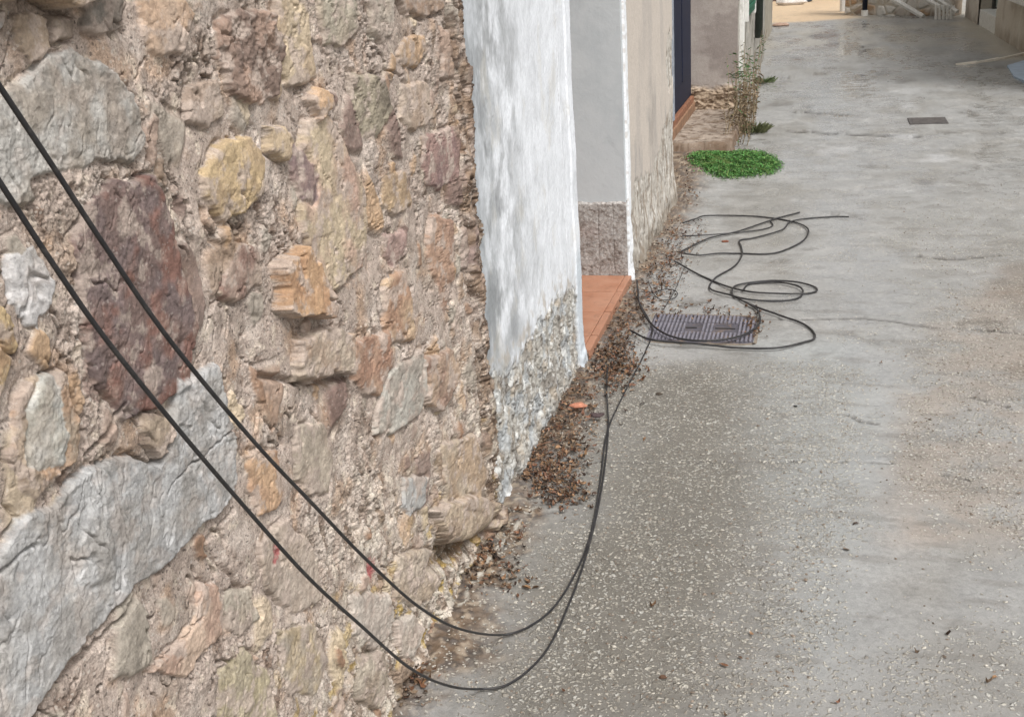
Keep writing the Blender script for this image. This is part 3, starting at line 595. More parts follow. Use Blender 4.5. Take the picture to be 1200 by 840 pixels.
MB().box(-1.18, -1.06, 8.302, 8.378, .205, 2.3).build('door_frame', plain('blue grey frame', lin((150, 156, 166)), .6), h2, .004)
MB().box(-1.18, -1.066, 8.0, 9.78, .15, .20).build('threshold', plain('old orange tile', lin((158, 108, 82), .7), .6, .3, 20, .001, dirt=lin((96, 74, 60)), dirtamt=.9), h2, .008)['label'] = 'orange terracotta threshold below the navy door'
MB().box(-1.10, -1.055, 8.12, 9.782, -.02, .148).build('step', plain('brown step edge', lin((140, 108, 84)), .85, .3, 14, .003), h2, .01)

# ------------------------------------------------------------------ 4. GREY HOUSE with the green shutter
h3 = empty('grey_house', (-.7, 9.8, 0), 'grey rendered house jutting into the street with green shutter', 'house')
def f_face():
    xa = axis([(-1.30, -.69, .005)]); za = axis([(-.03, 1.3, .005), (1.3, 4.8, .1)]); X, Z = np.meshgrid(xa, za)
    m = sst(.30, .24, Z+.05*fbm(X, Z, .15, 3, 361))
    h = .003*fbm(X, Z, .3, 3, 362)+m*(.035*(terr(fbm(X*.6, Z*1.5, .13, 4, 363)+.5, 3, .1)-.3)+.012*fbm(X, Z*1.5, .04, 3, 364))+.03*sst(.15, 0, Z)
    c = np.empty(X.shape+(3,)); c[:] = lin((176, 166, 158)); c = mix(c, lin((164, 153, 146)), sst(0, .3, fbm(X, Z, .22, 4, 365))*.6)
    c = mix(c, lin((128, 116, 110)), sst(.1, .0, np.hypot((X+.76)*.8, (Z-.62)*.6)-.12+.12*fbm(X, Z*1.5, .1, 4, 366))*.45)
    cr = np.empty(X.shape+(3,)); cr[:] = lin((178, 158, 136)); cr = mix(cr, lin((112, 94, 78)), sst(0, .3, fbm(X, Z*2, .06, 4, 368))*.8)
    c = mix(c, cr, m)
    grid('wall', np.stack([X, 9.79-h, Z], -1), M_rend, h3, c)['label'] = 'stained grey end wall with rough stone foot'
f_face()
def f_side(y, z):
    h = .01*fbm(y, z, .3, 3, 371)+.006*fbm(y, z, .05, 4, 372)
    c = np.empty(y.shape+(3,)); c[:] = lin((170, 166, 158)); c = mix(c, lin((120, 116, 106)), sst(-.05, .3, fbm(y, z*.5, .2, 5, 373, .6))*.8)
    c = mix(c, lin((196, 188, 176)), sst(.05, .3, fbm(y, z*.5, .12, 5, 374, .6))*.7); c = mix(c, lin((126, 92, 76)), sst(9.95, 9.85, y)*sst(0, .25, fbm(y, z, .15, 3, 375))*.7)
    return h, c
plaster_wall('wall', h3, -.69, 9.797, 14.6, lambda y: .02, 4.8, 1.2, .01, f_side, M_rend, 'grey side wall along the street', .02)
MB().box(-2.4, -.72, 9.83, 14.59, -.1, 4.8).build('wall_core', plainstone, h3)
wh = plain('white paint', lin((228, 226, 220)), .6, .08, 20, .0008, dirt=lin((150, 140, 125)), dirtamt=.4)
MB().box(-.70, -.655, 10.00, 10.16, .25, 3.0).build('corner_strip', wh, h3, .006)
sh = MB().box(-.70, -.645, 10.50, 11.55, .80, 2.1).build('shutter', plain('green shutter paint', lin((40, 96, 74)), .5, .2, 12), h3, .004)
b = MB()
for i in range(22): b.box(-.655, -.636, 10.56, 11.49, .86+i*.055, .893+i*.055)
x = b.build('slats', plain('green slat paint', lin((46, 106, 82)), .5, .2, 12), None); x.parent = sh
for a0_, a1_ in ((10.38, 10.497), (11.553, 11.66)): MB().box(-.70, -.64, a0_, a1_, .76, 2.2).build('window_frame', wh, h3, .004)
MB().tube([(-.645, 12.35, .45), (-.645, 12.35, 4.8)], .04, 12).build('downpipe', plain('dark green downpipe', lin((62, 70, 64)), .5), h3, smooth=True)
MB().box(-2.6, -.78, 14.6, 19.0, -.1, 4.2).build('rear_wing', plain('old pale render', lin((172, 164, 150)), .85, .2, 4, .004, dirt=lin((120, 110, 96))), h3, .01)

# ------------------------------------------------------------------ 5. GROUND
def G(px): return on_ground(px)[:, :2]
joints = [G([(700,540),(800,540),(960,539),(1045,541)]), G([(892,375),(935,376),(1010,374),(1045,378),(1075,383)]), G([(925,154),(1075,160)])]
cracks = [G([(1075,383),(1100,386),(1150,386),(1170,389),(1230,396)]), G([(985,484),(1000,488),(1012,493),(1027,496)]), G([(1138,466),(1165,473),(1182,478)]), G([(1020,539),(1038,540)]), G([(1105,555),(1135,562)]),
          G([(935,131),(990,134)]), G([(1078,299),(1110,303),(1170,300)]), G([(600,620),(660,600)])]
patch = lambda px: G(px)
AGG = [patch([(700,430),(900,420),(1010,430),(1020,520),(1000,640),(930,840),(560,860),(620,640),(715,560)]), patch([(1060,420),(1110,330),(1220,320),(1220,640),(1100,620),(1040,560)]), patch([(1020,280),(1080,250),(1220,225),(1220,320),(1100,320)]), patch([(640,840),(1250,720),(1250,870),(640,870)])]
PINK = patch([(1050,640),(1040,540),(1080,440),(1110,350),(1180,325),(1260,330),(1260,640)])
SOIL = patch([(1150,330),(1185,310),(1260,280),(1260,470),(1190,440),(1215,380),(1165,360)])
BLUE = patch([(880,400),(1000,400),(1040,480),(1030,620),(960,780),(900,620),(880,520)])
DAMP = patch([(560,870),(600,680),(690,560),(720,430),(860,425),(960,500),(900,700),(840,870)])
def base_h(X, Y):
    h = .012*fbm(X, Y, 1.6, 2, 401)+.004*fbm(X, Y, .35, 3, 402)
    # rubbish heaped against the wall foot
    w = sst(-.54, -.82, X+.10*fbm(X*0, Y, .35, 3, 403)+.03)
    h = h+w*(.030+.018*fbm(X, Y, .12, 3, 404))*sst(1.2, 1.9, Y)*sst(9.5, 7., Y)
    return h
xa = axis([(-60, -3, 3.), (-3, -.95, .1), (-.95, 1.35, .0042), (1.35, 2.9, .012), (2.9, 6, .15), (6, 60, 3.)])
yg = axis([(-30, .4, 1.5), (.4, 1.5, .02), (1.5, 4.6, lambda y: .00065*y*y), (4.6, 12, lambda y: .0010*y*y), (12, 32, .25), (32, 120, 4.)])
xa0 = xa; GX, GY = np.meshgrid(xa, yg)
hz = base_h(GX, GY)
agg = np.zeros_like(GX); w1 = .06*fbm(GX, GY, .25, 4, 411)
near = slice(0, int(np.searchsorted(yg, 8)))
for k, P in enumerate(AGG):
    d = sdf(GX[near], GY[near], P); agg[near] = np.maximum(agg[near], sst(.10, -.10, d+w1[near]*1.6)*(1., .8, .55, .6)[k])
agg *= .6+.4*sst(-.25, .15, fbm(GX, GY, .16, 4, 412))
agg = np.maximum(agg, .35*sst(.05, .3, fbm(GX, GY, .3, 4, 413)))
hz -= agg*.0015; hz += agg*.0016*fbm(GX, GY, .022, 2, 414)
hz += .0008*fbm(GX, GY, .05, 3, 415)+.0012*fbm(GX*.25, GY, .03, 3, 4150)*sst(2.6, 3.6, GY)*sst(.0, .3, GX+.3*fbm(GX, GY, .5, 2, 4151)+.3)
# brushed concrete ridges across the far part
hz += .0012*sst(5, 8, GY)*fbm(GX*.3, GY, .05, 3, 416)
gr = np.zeros_like(GX)
for P in joints:
    d = segd(GX, GY+.003*fbm(GX, GY, .2, 2, 417), P); gr = np.maximum(gr, sst(1., .15, d/(.003+.0007*GY**2))*sst(-.35, -.1, fbm(GX, GY, .12, 3, 418)))
for P in cracks:
    d = segd(GX+.012*fbm(GX, GY, .06, 3, 419), GY+.018*fbm(GX, GY, .08, 4, 420), P); gr = np.maximum(gr, sst(1., .1, d/(.004+.0008*GY**2))*sst(-.35, -.05, fbm(GX, GY, .07, 3, 421)))
hz -= gr*.012
# scars and spalls
f1, f2, a, b_, c_ = worley(GX*.8, GY*1.0, .42, 430); sp = (a > .55)*sst(.10, .03, f1+.10*fbm(GX, GY, .06, 4, 431))
sp *= sst(3.2, 4.5, GY)*sst(.02, .2, fbm(GX, GY, .8, 2, 432)+.12)
hz -= .006*sp
C = np.empty(GX.shape+(3,)); k_ = .70
C[:] = lin((164, 163, 160), k_)
C = mix(C, lin((150, 147, 141), k_), sst(-.1, .35, fbm(GX, GY*.6, .5, 4, 441))*.8)
C = mix(C, lin((182, 180, 176), k_), sst(.0, .35, fbm(GX*.5, GY*1.2, .35, 5, 442, .6))*.45)
C[near] = mix(C[near], lin((104, 97, 84), k_), sst(.18, -.22, sdf(GX[near], GY[near], DAMP)+w1[near]*2)*.75)
C[near] = mix(C[near], lin((176, 179, 178), k_), sst(.15, -.15, sdf(GX[near], GY[near], BLUE)+w1[near]*1.5)*.6)
C[near] = mix(C[near], lin((174, 161, 149), k_), sst(.12, -.12, sdf(GX[near], GY[near], PINK)+w1[near]*2)*.7*sst(-.3, .2, fbm(GX[near], GY[near], .2, 4, 443)))
C[near] = mix(C[near], lin((122, 102, 82), k_), sst(.06, -.08, sdf(GX[near], GY[near], SOIL)+w1[near]*2.5)*.5)
C = mix(C, lin((110, 96, 78), k_), sst(2.1, 2.8, GX+.3*fbm(GX, GY, 1., 3, 444))*sst(12, 10, GY)*.7)
C = mix(C, lin((104, 98, 90), k_), sp*.6); C = mix(C, lin((60, 54, 48), k_), gr*.85)
C = mix(C, lin((122, 116, 108), k_), sst(.16, .36, fbm(GX*.6, GY*2.4, .16, 4, 445))*.35)
sc_ = sst(.22, .36, fbm(GX*.7+.5*GY, GY*.6-.3*GX, .12, 3, 446))*sst(5, 7, GY)*sst(13, 9, GY); C = mix(C, lin((206, 205, 202), k_), sc_*.22)
for (px_, py_, rx_, dk_) in ((965, 42, .5, 0), (975, 52, .3, 0), (1014, 46, .16, 0), (1013, 57, .14, 0), (1040, 44, .2, 0), (1038, 58, .15, 0), (1034, 86, .2, 0), (1062, 95, .25, 0), (1095, 76, .2, 0), (978, 72, .2, 0), (910, 122, .25, 0), (945, 124, .12, 0), (1010, 78, .2, 1), (1003, 100, .3, 1), (1066, 107, .25, 1), (1062, 126, .2, 1), (972, 176, .22, 1), (1060, 160, .2, 1), (1100, 185, .2, 1), (1080, 215, .15, 0)):
    w = on_ground([(px_, py_)])[0]; d = np.hypot((GX-w[0])*.8, (GY-w[1])*.45)+.30*rx_*fbm(GX, GY, .12+.3*rx_, 4, 4650+px_)*2.2
    k = sst(rx_, rx_*.3, d+.35*rx_); C = mix(C, lin((96, 90, 84), k_) if dk_ == 0 else lin((214, 214, 214), k_), k*(.6 if dk_ == 0 else .5)); hz -= .004*k*(1-dk_)
MOSS = patch([(470,835),(500,740),(560,640),(605,590),(640,602),(590,690),(545,730),(510,800),(490,840)])
wallm = sst(-.62, -.79, GX+.06*sst(0, .2, fbm(GX*0, GY, .5, 2, 4477))+.09*fbm(GX*0, GY, .3, 3, 447)+.05*fbm(GX, GY, .05, 3, 448))*sst(9.5, 8., GY)
C = mix(C, lin((196, 188, 172), k_), sst(-.2, .2, fbm(GX, GY*.5, .5, 3, 4480))*sst(13, 16, GY)*.35)
soilc = mix(np.broadcast_to(lin((112, 88, 64), .8), C.shape).copy(), lin((66, 50, 38), .8), sst(-.2, .3, fbm(GX, GY, .04, 4, 449)))
soilc = mix(soilc, lin((158, 140, 118), .8), sst(.05, .3, fbm(GX, GY, .03, 4, 450)))
wallm[near] = np.maximum(wallm[near], sst(.03, -.03, sdf(GX[near], GY[near], MOSS)+.05*fbm(GX[near], GY[near], .06, 4, 4601))*sst(-.25, .1, fbm(GX[near], GY[near], .09, 3, 4602)))
C = mix(C, soilc, wallm*.85)
dt_ = segd(GX[near]+.01*fbm(GX[near], GY[near], .05, 3, 4603), GY[near], G([(628,600),(590,640),(565,680),(540,720)])); C[near] = mix(C[near], lin((196, 190, 178), .8), sst(.009, .003, dt_)*sst(-.2, .1, fbm(GX[near], GY[near], .05, 3, 4604))*.8)
hz += wallm*.006*fbm(GX, GY, .02, 3, 451)
# tan bare earth beyond the end of the concrete
E_ = sst(20.2, 20.9, GY+.35*fbm(GX, GY, 1.2, 3, 452)-(GX-.2)*.35*0)*sst(.9, .3, GX); C = mix(C, lin((212, 184, 148), .85), E_*.9)
E2 = sst(1.75, 2.1, GX+.25*fbm(GX, GY, .8, 3, 453)-(GY-14)*.02)*sst(13.2, 13.6, GY)*sst(24, 19, GY); C = mix(C, lin((186, 176, 156), .85), E2*.7)
wet = sst(4.5, 8., GY)*.75+.25*sst(-.1, .3, fbm(GX, GY, .5, 3, 454)); wet = wet*(1-.8*np.clip(E_+E2+wallm, 0, 1)); wet = wet*.8
for P, a_ in ((patch([(890,205),(905,60),(960,30),(1030,60),(1030,120),(1000,210)]), .9), (patch([(975,205),(985,60),(1012,60),(1015,205)]), 1.), (patch([(880,470),(900,240),(1010,230),(1060,300),(1050,480),(1000,640),(920,560)]), .7), (patch([(930,700),(1000,560),(1190,620),(1190,800),(1000,830)]), .55), (patch([(1030,230),(1040,120),(1120,90),(1190,150),(1120,240)]), .7)):
    wet = np.maximum(wet, a_*1.25*sst(.16, -.12, sdf(GX, GY, P)+.35*fbm(GX, GY, .5, 3, 4561)))
wet = np.clip(wet*sst(-.35, .15, fbm(GX*.9, GY*.3, .6, 4, 455)), 0, 1)
t = NT('wet worn concrete'); c = t.attr('col'); ag = t.attr('agg', 'Fac'); wt = t.attr('wet', 'Fac')
n1 = t.noise(55, 6, .7); n2 = t.noise(320, 3, .7); n3 = t.noise(8, 6, .65, .5)
k = t.math('ADD', t.math('ADD', t.ramp(n1, .3, .7, .84, 1.14), t.ramp(n2, .3, .7, -.12, .12)), t.ramp(n3, .3, .7, -.07, .07))
g_ = t.node('ShaderNodeCombineColor'); [t.L.new(k, g_.inputs[i]) for i in range(3)]
cc = t.mix(1., c, g_.outputs[0], 'MULTIPLY')
warp = t.node('ShaderNodeTexNoise'); warp.inputs['Scale'].default_value = 70; warp.inputs['Detail'].default_value = 2; t.L.new(t.tc.outputs['Object'], warp.inputs['Vector'])
va = t.node('ShaderNodeVectorMath', operation='MULTIPLY_ADD'); t.L.new(warp.outputs['Color'], va.inputs[0]); va.inputs[1].default_value = (.022, .022, 0); t.L.new(t.tc.outputs['Object'], va.inputs[2])
hs = None
for sc_v, rad, thr, amt in ((76, .46, .34, .8), (115, .48, .28, .85), (190, .46, .34, .7)):
    vd = t.voro(sc_v, vec=va.outputs[0]); vcol = t.voro(sc_v, out='Color', vec=va.outputs[0]); sp_ = t.node('ShaderNodeSeparateColor'); t.L.new(vcol, sp_.inputs[0])
    on = t.ramp(t.math('SUBTRACT', sp_.outputs[0], t.math('MULTIPLY', t.math('SUBTRACT', 1., ag), .75)), thr-.02, thr+.02)
    rr_ = t.ramp(vd, rad, rad*.6); fl = t.math('MULTIPLY', rr_, on)
    pc = t.mix(sp_.outputs[1], tuple(lin((218, 212, 198), .84)), tuple(lin((142, 133, 120), .78)))
    pc = t.mix(t.ramp(sp_.outputs[2], .80, .84), pc, tuple(lin((216, 213, 204), .8)))
    cc = t.mix(t.math('MULTIPLY', fl, .85*amt), cc, pc)
    hh = t.math('MULTIPLY', fl, t.math('SUBTRACT', 1., vd)); hs = hh if hs is None else t.math('ADD', hs, t.math('MULTIPLY', hh, .6))
# damp matrix between the stones
cc = t.mix(t.math('MULTIPLY', t.math('MULTIPLY', ag, t.ramp(n1, .4, .62)), .45), cc, tuple(lin((104, 98, 88), .8)))
dry = t.ramp(wt, .1, .9, 1., .12)
hs = t.math('MULTIPLY', hs, t.ramp(wt, .1, .9, 1., .5))
nb = t.bump(t.math('MULTIPLY', t.math('ADD', n1, t.math('MULTIPLY', n2, .5)), dry), .0022); nb = t.bump(hs, .004, 1., nb)
ro = t.math('SUBTRACT', t.ramp(n3, .35, .65, .50, .68), t.math('MULTIPLY', wt, t.ramp(n3, .35, .6, .52, .36)))
M_conc = t.out(cc, ro, nb, .55)
gobj = grid('street', np.stack([GX, GY, hz], -1), M_conc, None, C, {'agg': agg, 'wet': wet}); tag(gobj, kind='structure')

def gz(X, Y):      # height of the finished street surface
    i = min(max(np.searchsorted(yg, Y), 1), len(yg)-1); j = min(max(np.searchsorted(xa0, X), 1), len(xa0)-1); return float(hz[i, j])
# low concrete pad in front of the navy door
xa_ = axis([(-1.10, -.54, .006)]); ya_ = axis([(7.98, 9.78, .012)]); PX, PY = np.meshgrid(xa_, ya_)
hp = .075+.008*fbm(PX, PY, .25, 3, 461)+.012*(terr(fbm(PX, PY, .15, 4, 462)+.5, 2.5, .1)-.5)
ed = np.minimum(np.minimum(PX+1.2, -.60-PX+.03*fbm(PX, PY, .15, 3, 463)), PY-8.08+.03*fbm(PX, PY, .15, 3, 464)); hp = hp-.09*sst(.02, -.008, ed)
cp = np.empty(PX.shape+(3,)); cp[:] = lin((168, 154, 140), .75); cp = mix(cp, lin((124, 106, 90), .75), sst(-.1, .25, fbm(PX, PY, .12, 5, 465, .6))*.85); cp = mix(cp, lin((92, 76, 62), .75), sst(.1, .3, fbm(PX, PY, .06, 5, 466, .6))*.8); cp = mix(cp, lin((104, 82, 64)), sst(.06, .0, ed)*.6)
tag(grid('pavement', np.stack([PX, PY, hp], -1), M_rend, None, cp), kind='structure')

# ------------------------------------------------------------------ 6. loose litter: leaves and grit (uncountable)
def inside(poly, n):
    P = np.asarray(poly, float); out = []
    while len(out) < n:
        q = np.random.default_rng(len(out)+n).uniform(P.min(0), P.max(0), (n*3, 2)); d = sdf(q[:, 0], q[:, 1], P)
        out += list(q[d < 0])
        if len(out) < n: P = P
    return np.array(out[:n])
LEAFP = [([(604,556),(640,505),(688,442),(700,452),(692,500),(690,540),(672,575),(645,585),(618,572)], 930, 0.0154), ([(612,560),(650,548),(684,560),(680,585),(655,596),(634,592)], 558, 0.0154), ([(690,440),(740,345),(790,258),(806,262),(800,300),(782,345),(762,372),(748,392),(735,430),(705,450)], 1426, 0.0126),
         ([(698,425),(742,405),(750,425),(735,448),(705,455)], 558, 0.0140), ([(560,640),(600,606),(618,622),(600,650),(570,664)], 93, 0.0042), ([(535,690),(565,655),(585,665),(590,690),(552,705)], 105, 0.0042), ([(795,190),(812,186),(815,240),(800,255)], 136, 0.0070), ([(462,812),(490,790),(505,800),(490,828),(462,832)], 68, 0.0084), ([(585,676),(610,668),(620,684),(596,696)], 60, 0.0042),
         ([(750,362),(800,362),(870,367),(884,371),(870,374),(762,371)], 161, 0.0028), ([(874,372),(892,370),(893,388),(880,398)], 124, 0.0035), ([(560,840),(700,500),(1000,300),(900,200),(1190,330),(1190,840)], 35, 0.0014), ([(770,330),(806,262),(830,262),(806,322),(790,350)], 204, 0.0056), ([(700,470),(745,420),(770,405),(760,440),(720,490)], 74, 0.0028)]
LC = [lin(q) for q in ((104, 76, 56), (74, 56, 44), (132, 92, 66), (150, 116, 84), (160, 126, 96), (70, 54, 46), (142, 102, 80), (104, 84, 66), (142, 120, 98))]
V = []; Q = []; CC = []
for poly, n_, zz in LEAFP:
    for p in inside(poly, n_):
        p = p+np.array([random.gauss(0, 9), random.gauss(0, 9)])*min(1, (p[1]/560))
        w = on_ground([p])[0]; x_, y_ = w[0], w[1]
        if x_ < -.82 and y_ < 6.5: x_ = -.82+random.random()*.02
        L = random.choice((random.uniform(.004, .010), random.uniform(.007, .018), random.uniform(.012, .024)))*(1.25 if random.random() < .15 else 1); W_ = L*random.uniform(.3, .6); an = random.uniform(0, 6.28); cu = random.uniform(-.5, .9)*L; ti = random.uniform(-.6, .6)*W_
        z_ = gz(x_, y_)+random.random()*zz+.004; ca, sa = math.cos(an), math.sin(an); b0 = len(V); lc = LC[random.randrange(9)]*random.uniform(.38, 1.05)
        for (u, v, w_) in ((-1, 0, cu*.5), (-.4, -1, 0), (.45, -.9, 0), (1, 0, cu), (.45, .9, ti), (-.4, 1, ti), (-.4, 0, -abs(ti)*.5), (.45, 0, -abs(ti)*.5)):
            V.append((x_+ca*u*L*.5-sa*v*W_*.5, y_+sa*u*L*.5+ca*v*W_*.5, z_+w_+L*.1)); CC.append(lc)
        for f in ((0, 1, 6, 5), (1, 2, 7, 6), (2, 3, 4, 7), (6, 7, 4, 5)): Q.append([b0+i for i in f])
for p in inside([(604,556),(640,505),(690,440),(740,345),(800,262),(812,270),(770,372),(745,430),(700,470),(690,550),(650,590)], 260):
    w = on_ground([p])[0]; an = random.uniform(0, 6.28); L = random.uniform(.02, .07); z_ = gz(w[0], w[1])+random.random()*.018+.004; b0 = len(V); lc = random.choice(LC)*.9; dx, dy = math.cos(an)*L*.5, math.sin(an)*L*.5; r_ = .0009; dz = random.uniform(-.005, .005)
    for sg in (-1, 1):
        for (u, v) in ((-r_, 0), (0, r_), (r_, 0), (0, -r_)): V.append((w[0]+sg*dx-u*math.sin(an), w[1]+sg*dy+u*math.cos(an), z_+v+sg*dz)); CC.append(lc)
    for k_q in range(4): Q.append([b0+k_q, b0+(k_q+1) % 4, b0+4+(k_q+1) % 4, b0+4+k_q])
M_leaf = vc_mat('dead leaf', 300, .3, .0006, .7, .35)
tag(link('dry_leaves', raw_mesh('dry_leaves', np.array(V), np.array(Q), np.array(CC), False), M_leaf), 'brown dead leaves and litter heaped along the wall foot', 'leaves', kind='stuff')
GP = [([(700,430),(1010,430),(930,835),(590,835)], 1500), ([(1050,560),(1110,340),(1199,325),(1199,640)], 1300), ([(600,620),(700,470),(800,250),(840,260),(720,560)], 900), ([(480,835),(600,600),(640,620),(560,835)], 500), ([(560,835),(1199,835),(1199,300),(900,230),(760,400)], 900), ([(1020,240),(1199,200),(1199,330),(1090,320)], 300)]
V = []; Q = []; CC = []
dirs = np.array([(1, 0, 0), (0, 1, 0), (-1, 0, 0), (0, -1, 0), (0, 0, 1), (0, 0, -1)], float)
tri = [(0, 1, 4), (1, 2, 4), (2, 3, 4), (3, 0, 4), (1, 0, 5), (2, 1, 5), (3, 2, 5), (0, 3, 5)]
for poly, n_ in GP:
    for p in inside(poly, n_):
        w = on_ground([p])[0]; s_ = random.uniform(.0018, .0048)*(1.5 if random.random() < .06 else 1); an = random.uniform(0, 6.28); ca, sa = math.cos(an), math.sin(an); b0 = len(V)
        z_ = gz(w[0], w[1]); g0 = random.uniform(.6, 1.5); lc = (lin((180, 174, 162), .75) if random.random() < .7 else lin((128, 114, 100), .8))*min(g0, 1.15)
        for d_ in dirs:
            q = d_*s_*np.array((random.uniform(.8, 1.5), random.uniform(.6, 1.), random.uniform(.35, .7))); V.append((w[0]+ca*q[0]-sa*q[1], w[1]+sa*q[0]+ca*q[1], z_+s_*.25+q[2])); CC.append(lc)
        Q += [[b0+i for i in f] for f in tri]
tag(link('grit', raw_mesh('grit', np.array(V), np.array(Q), np.array(CC), False), vc_mat('grit stone', 300, .2, .0005, .6, .4)), 'loose pale grit scattered over the worn concrete', 'grit', kind='stuff')

# terracotta shard and small stones by the leaves
def chunk(name, px, size, colr, label, cat, seed, z=.0, flat=.5):
    r = random.Random(seed); w = on_ground([px])[0]; zg = gz(w[0], w[1])+z; n = 9; b = MB(); rings = []
    for lv, (sc_, hz_) in enumerate(((.8, 0), (1., .35), (.85, .85), (.45, 1.))):
        rings.append([(w[0]+size*sc_*math.cos(6.283*i/n)*(1+.25*math.sin(i*2.3+seed))*(1+r.uniform(-.1, .1)), w[1]+size*.7*sc_*math.sin(6.283*i/n)*(1+.2*math.cos(i*1.7+seed)), zg+size*flat*hz_*(1+r.uniform(-.2, .2))) for i in range(n)])
    vs = [p for rg in rings for p in rg]; fs = [(k*n+i, k*n+(i+1) % n, (k+1)*n+(i+1) % n, (k+1)*n+i) for k in range(3) for i in range(n)]+[tuple(range(n-1, -1, -1)), tuple(range(3*n, 4*n))]
    return tag(b.add(vs, fs).build(name, plain(name+' surface', colr, .8, .25, 60, .001), None, size*.06), label, cat)
chunk('tile_fragment', (679, 489), .030, lin((190, 128, 102), .8), 'pale orange broken tile fragment lying among dead leaves below the doorstep', 'tile fragment', 3, .025, .35)
chunk('tile_fragment', (700, 497), .026, lin((76, 62, 62)), 'dark purplish fragment right of the orange tile piece', 'stone fragment', 5, .02, .4)
chunk('stone_chip', (772, 462), .012, lin((70, 60, 50)), 'small dark chip on the wet concrete right of the cable', 'stone', 8)
chunk('stone_chip', (850, 282), .018, lin((120, 72, 52)), 'small reddish brown clod inside the far cable loop', 'stone', 9)
chunk('stone_chip', (560, 628), .03, lin((110, 104, 96)), 'grey stone lump at the wall foot above the lower cable', 'stone', 12, .01)
chunk('stone_chip', (932, 476), .007, lin((30, 28, 26)), 'tiny black pebble alone on smooth concrete', 'stone', 13)

# ------------------------------------------------------------------ 7. water meter cover
c0 = on_ground([(765, 371), (876, 371), (886, 404), (765, 403)])
cx_, cy_ = c0[:, 0].mean(), c0[:, 1].mean(); zc = gz(cx_, cy_)
wxx = .215; wyy = .165
mc = empty('meter_cover', (cx_, cy_, zc), 'worn purplish grey ribbed water meter cover set in the concrete', 'meter cover')
ribm = plain('pale rib metal', lin((124, 121, 130), .8), .55, .2, 30, .0008)  # rib metal set lighter than the lid so the ribs stand out
lidm = plain('worn grey cast lid', lin((84, 81, 88), .8), .6, .3, 22, .0012, spec=.4, dirt=lin((134, 112, 90), .8), dirtamt=.6)
zt = zc+.004
def cover_ring(gx, gy, rr, z):
    o = [(cx_-gx, cy_-gy, z), ]
    for k_q in range(7): a_ = -math.pi/2+math.pi/2*k_q/6; o.append((cx_+gx-rr+rr*math.cos(a_), cy_-gy+rr*.35+rr*.35*math.sin(a_), z))
    for k_q in range(7): a_ = math.pi/2*k_q/6; o.append((cx_+gx-rr+rr*math.cos(a_), cy_+gy-rr+rr*math.sin(a_), z))
    return o+[(cx_-gx, cy_+gy, z)]
lid = MB().prism(cover_ring(wxx, wyy, .075, zc-.03), cover_ring(wxx, wyy, .075, zt)).build('lid', lidm, mc, .002)
b = MB(); nr = 26
for i in range(nr):
    x_ = cx_-wxx+.012+(2*wxx-.024)*i/(nr-1)
    for (ya0, ya1) in ((cy_-wyy+.012, cy_-.058), (cy_-.050, cy_+.050), (cy_+.058, cy_+wyy-.012-max(0, x_-cx_-wxx+.085)*.8)):
        if ya0 > cy_-.06 and ya1 < cy_+.06 and (9 <= i <= 12 or 16 <= i <= 21): continue
        b.box(x_-.0042, x_+.0042, ya0, ya1, zt-.001, zt+.006)
x = b.build('ribs', ribm, None, .001); x.parent = lid
dk = plain('slot black', (.02, .018, .018), .8)  # near-black fill for the key slots, laid on the lid
for q_ in ((cx_-.065, cx_-.02, cy_-.006, cy_+.006), (cx_+.055, cx_+.135, cy_-.005, cy_+.005)):
    x = MB().box(*q_, zt-.001, zt+.0022).build('key_slot', dk, None); x.parent = lid
o_ = cover_ring(wxx+.014, wyy+.014, .085, 0); n_ = cover_ring(wxx+.003, wyy+.003, .076, 0); b = MB(); m_ = len(o_)
vs = [(p[0], p[1], z) for z in (zc-.03, zt-.001) for p in o_]+[(p[0], p[1], z) for z in (zc-.03, zt-.001) for p in n_]
fs = [(k, (k+1) % m_, m_+(k+1) % m_, m_+k) for k in range(m_)]+[(2*m_+k, 2*m_+(k+1) % m_, 3*m_+(k+1) % m_, 3*m_+k) for k in range(m_)]+[(m_+k, m_+(k+1) % m_, 3*m_+(k+1) % m_, 3*m_+k) for k in range(m_)]
b.add(vs, fs).build('frame', plain('cement rim', lin((140, 128, 114), .75), .8, .3, 40), mc)
# far small drain cover
w = on_ground([(1087, 142)])[0]; dc = empty('drain_cover', (w[0], w[1], 0), 'small dark drain cover far up the street', 'drain cover'); zd = max(gz(w[0]+a_, w[1]+b_) for a_ in (-.12, 0, .12) for b_ in (-.12, 0, .12))+.003
MB().box(w[0]-.145, w[0]+.145, w[1]-.15, w[1]+.15, zd-.02, zd+.004).build('lid', plain('dark iron', lin((84, 80, 78)), .65, .25, 30, spec=.3), dc, .003)
b = MB(); [b.box(w[0]-.12, w[0]+.12, w[1]-.12+i*.042, w[1]-.105+i*.042, zd+.003, zd+.008) for i in range(6)]
b.build('bars', plain('dark iron bar', lin((100, 95, 92)), .65, .25, 30), dc)

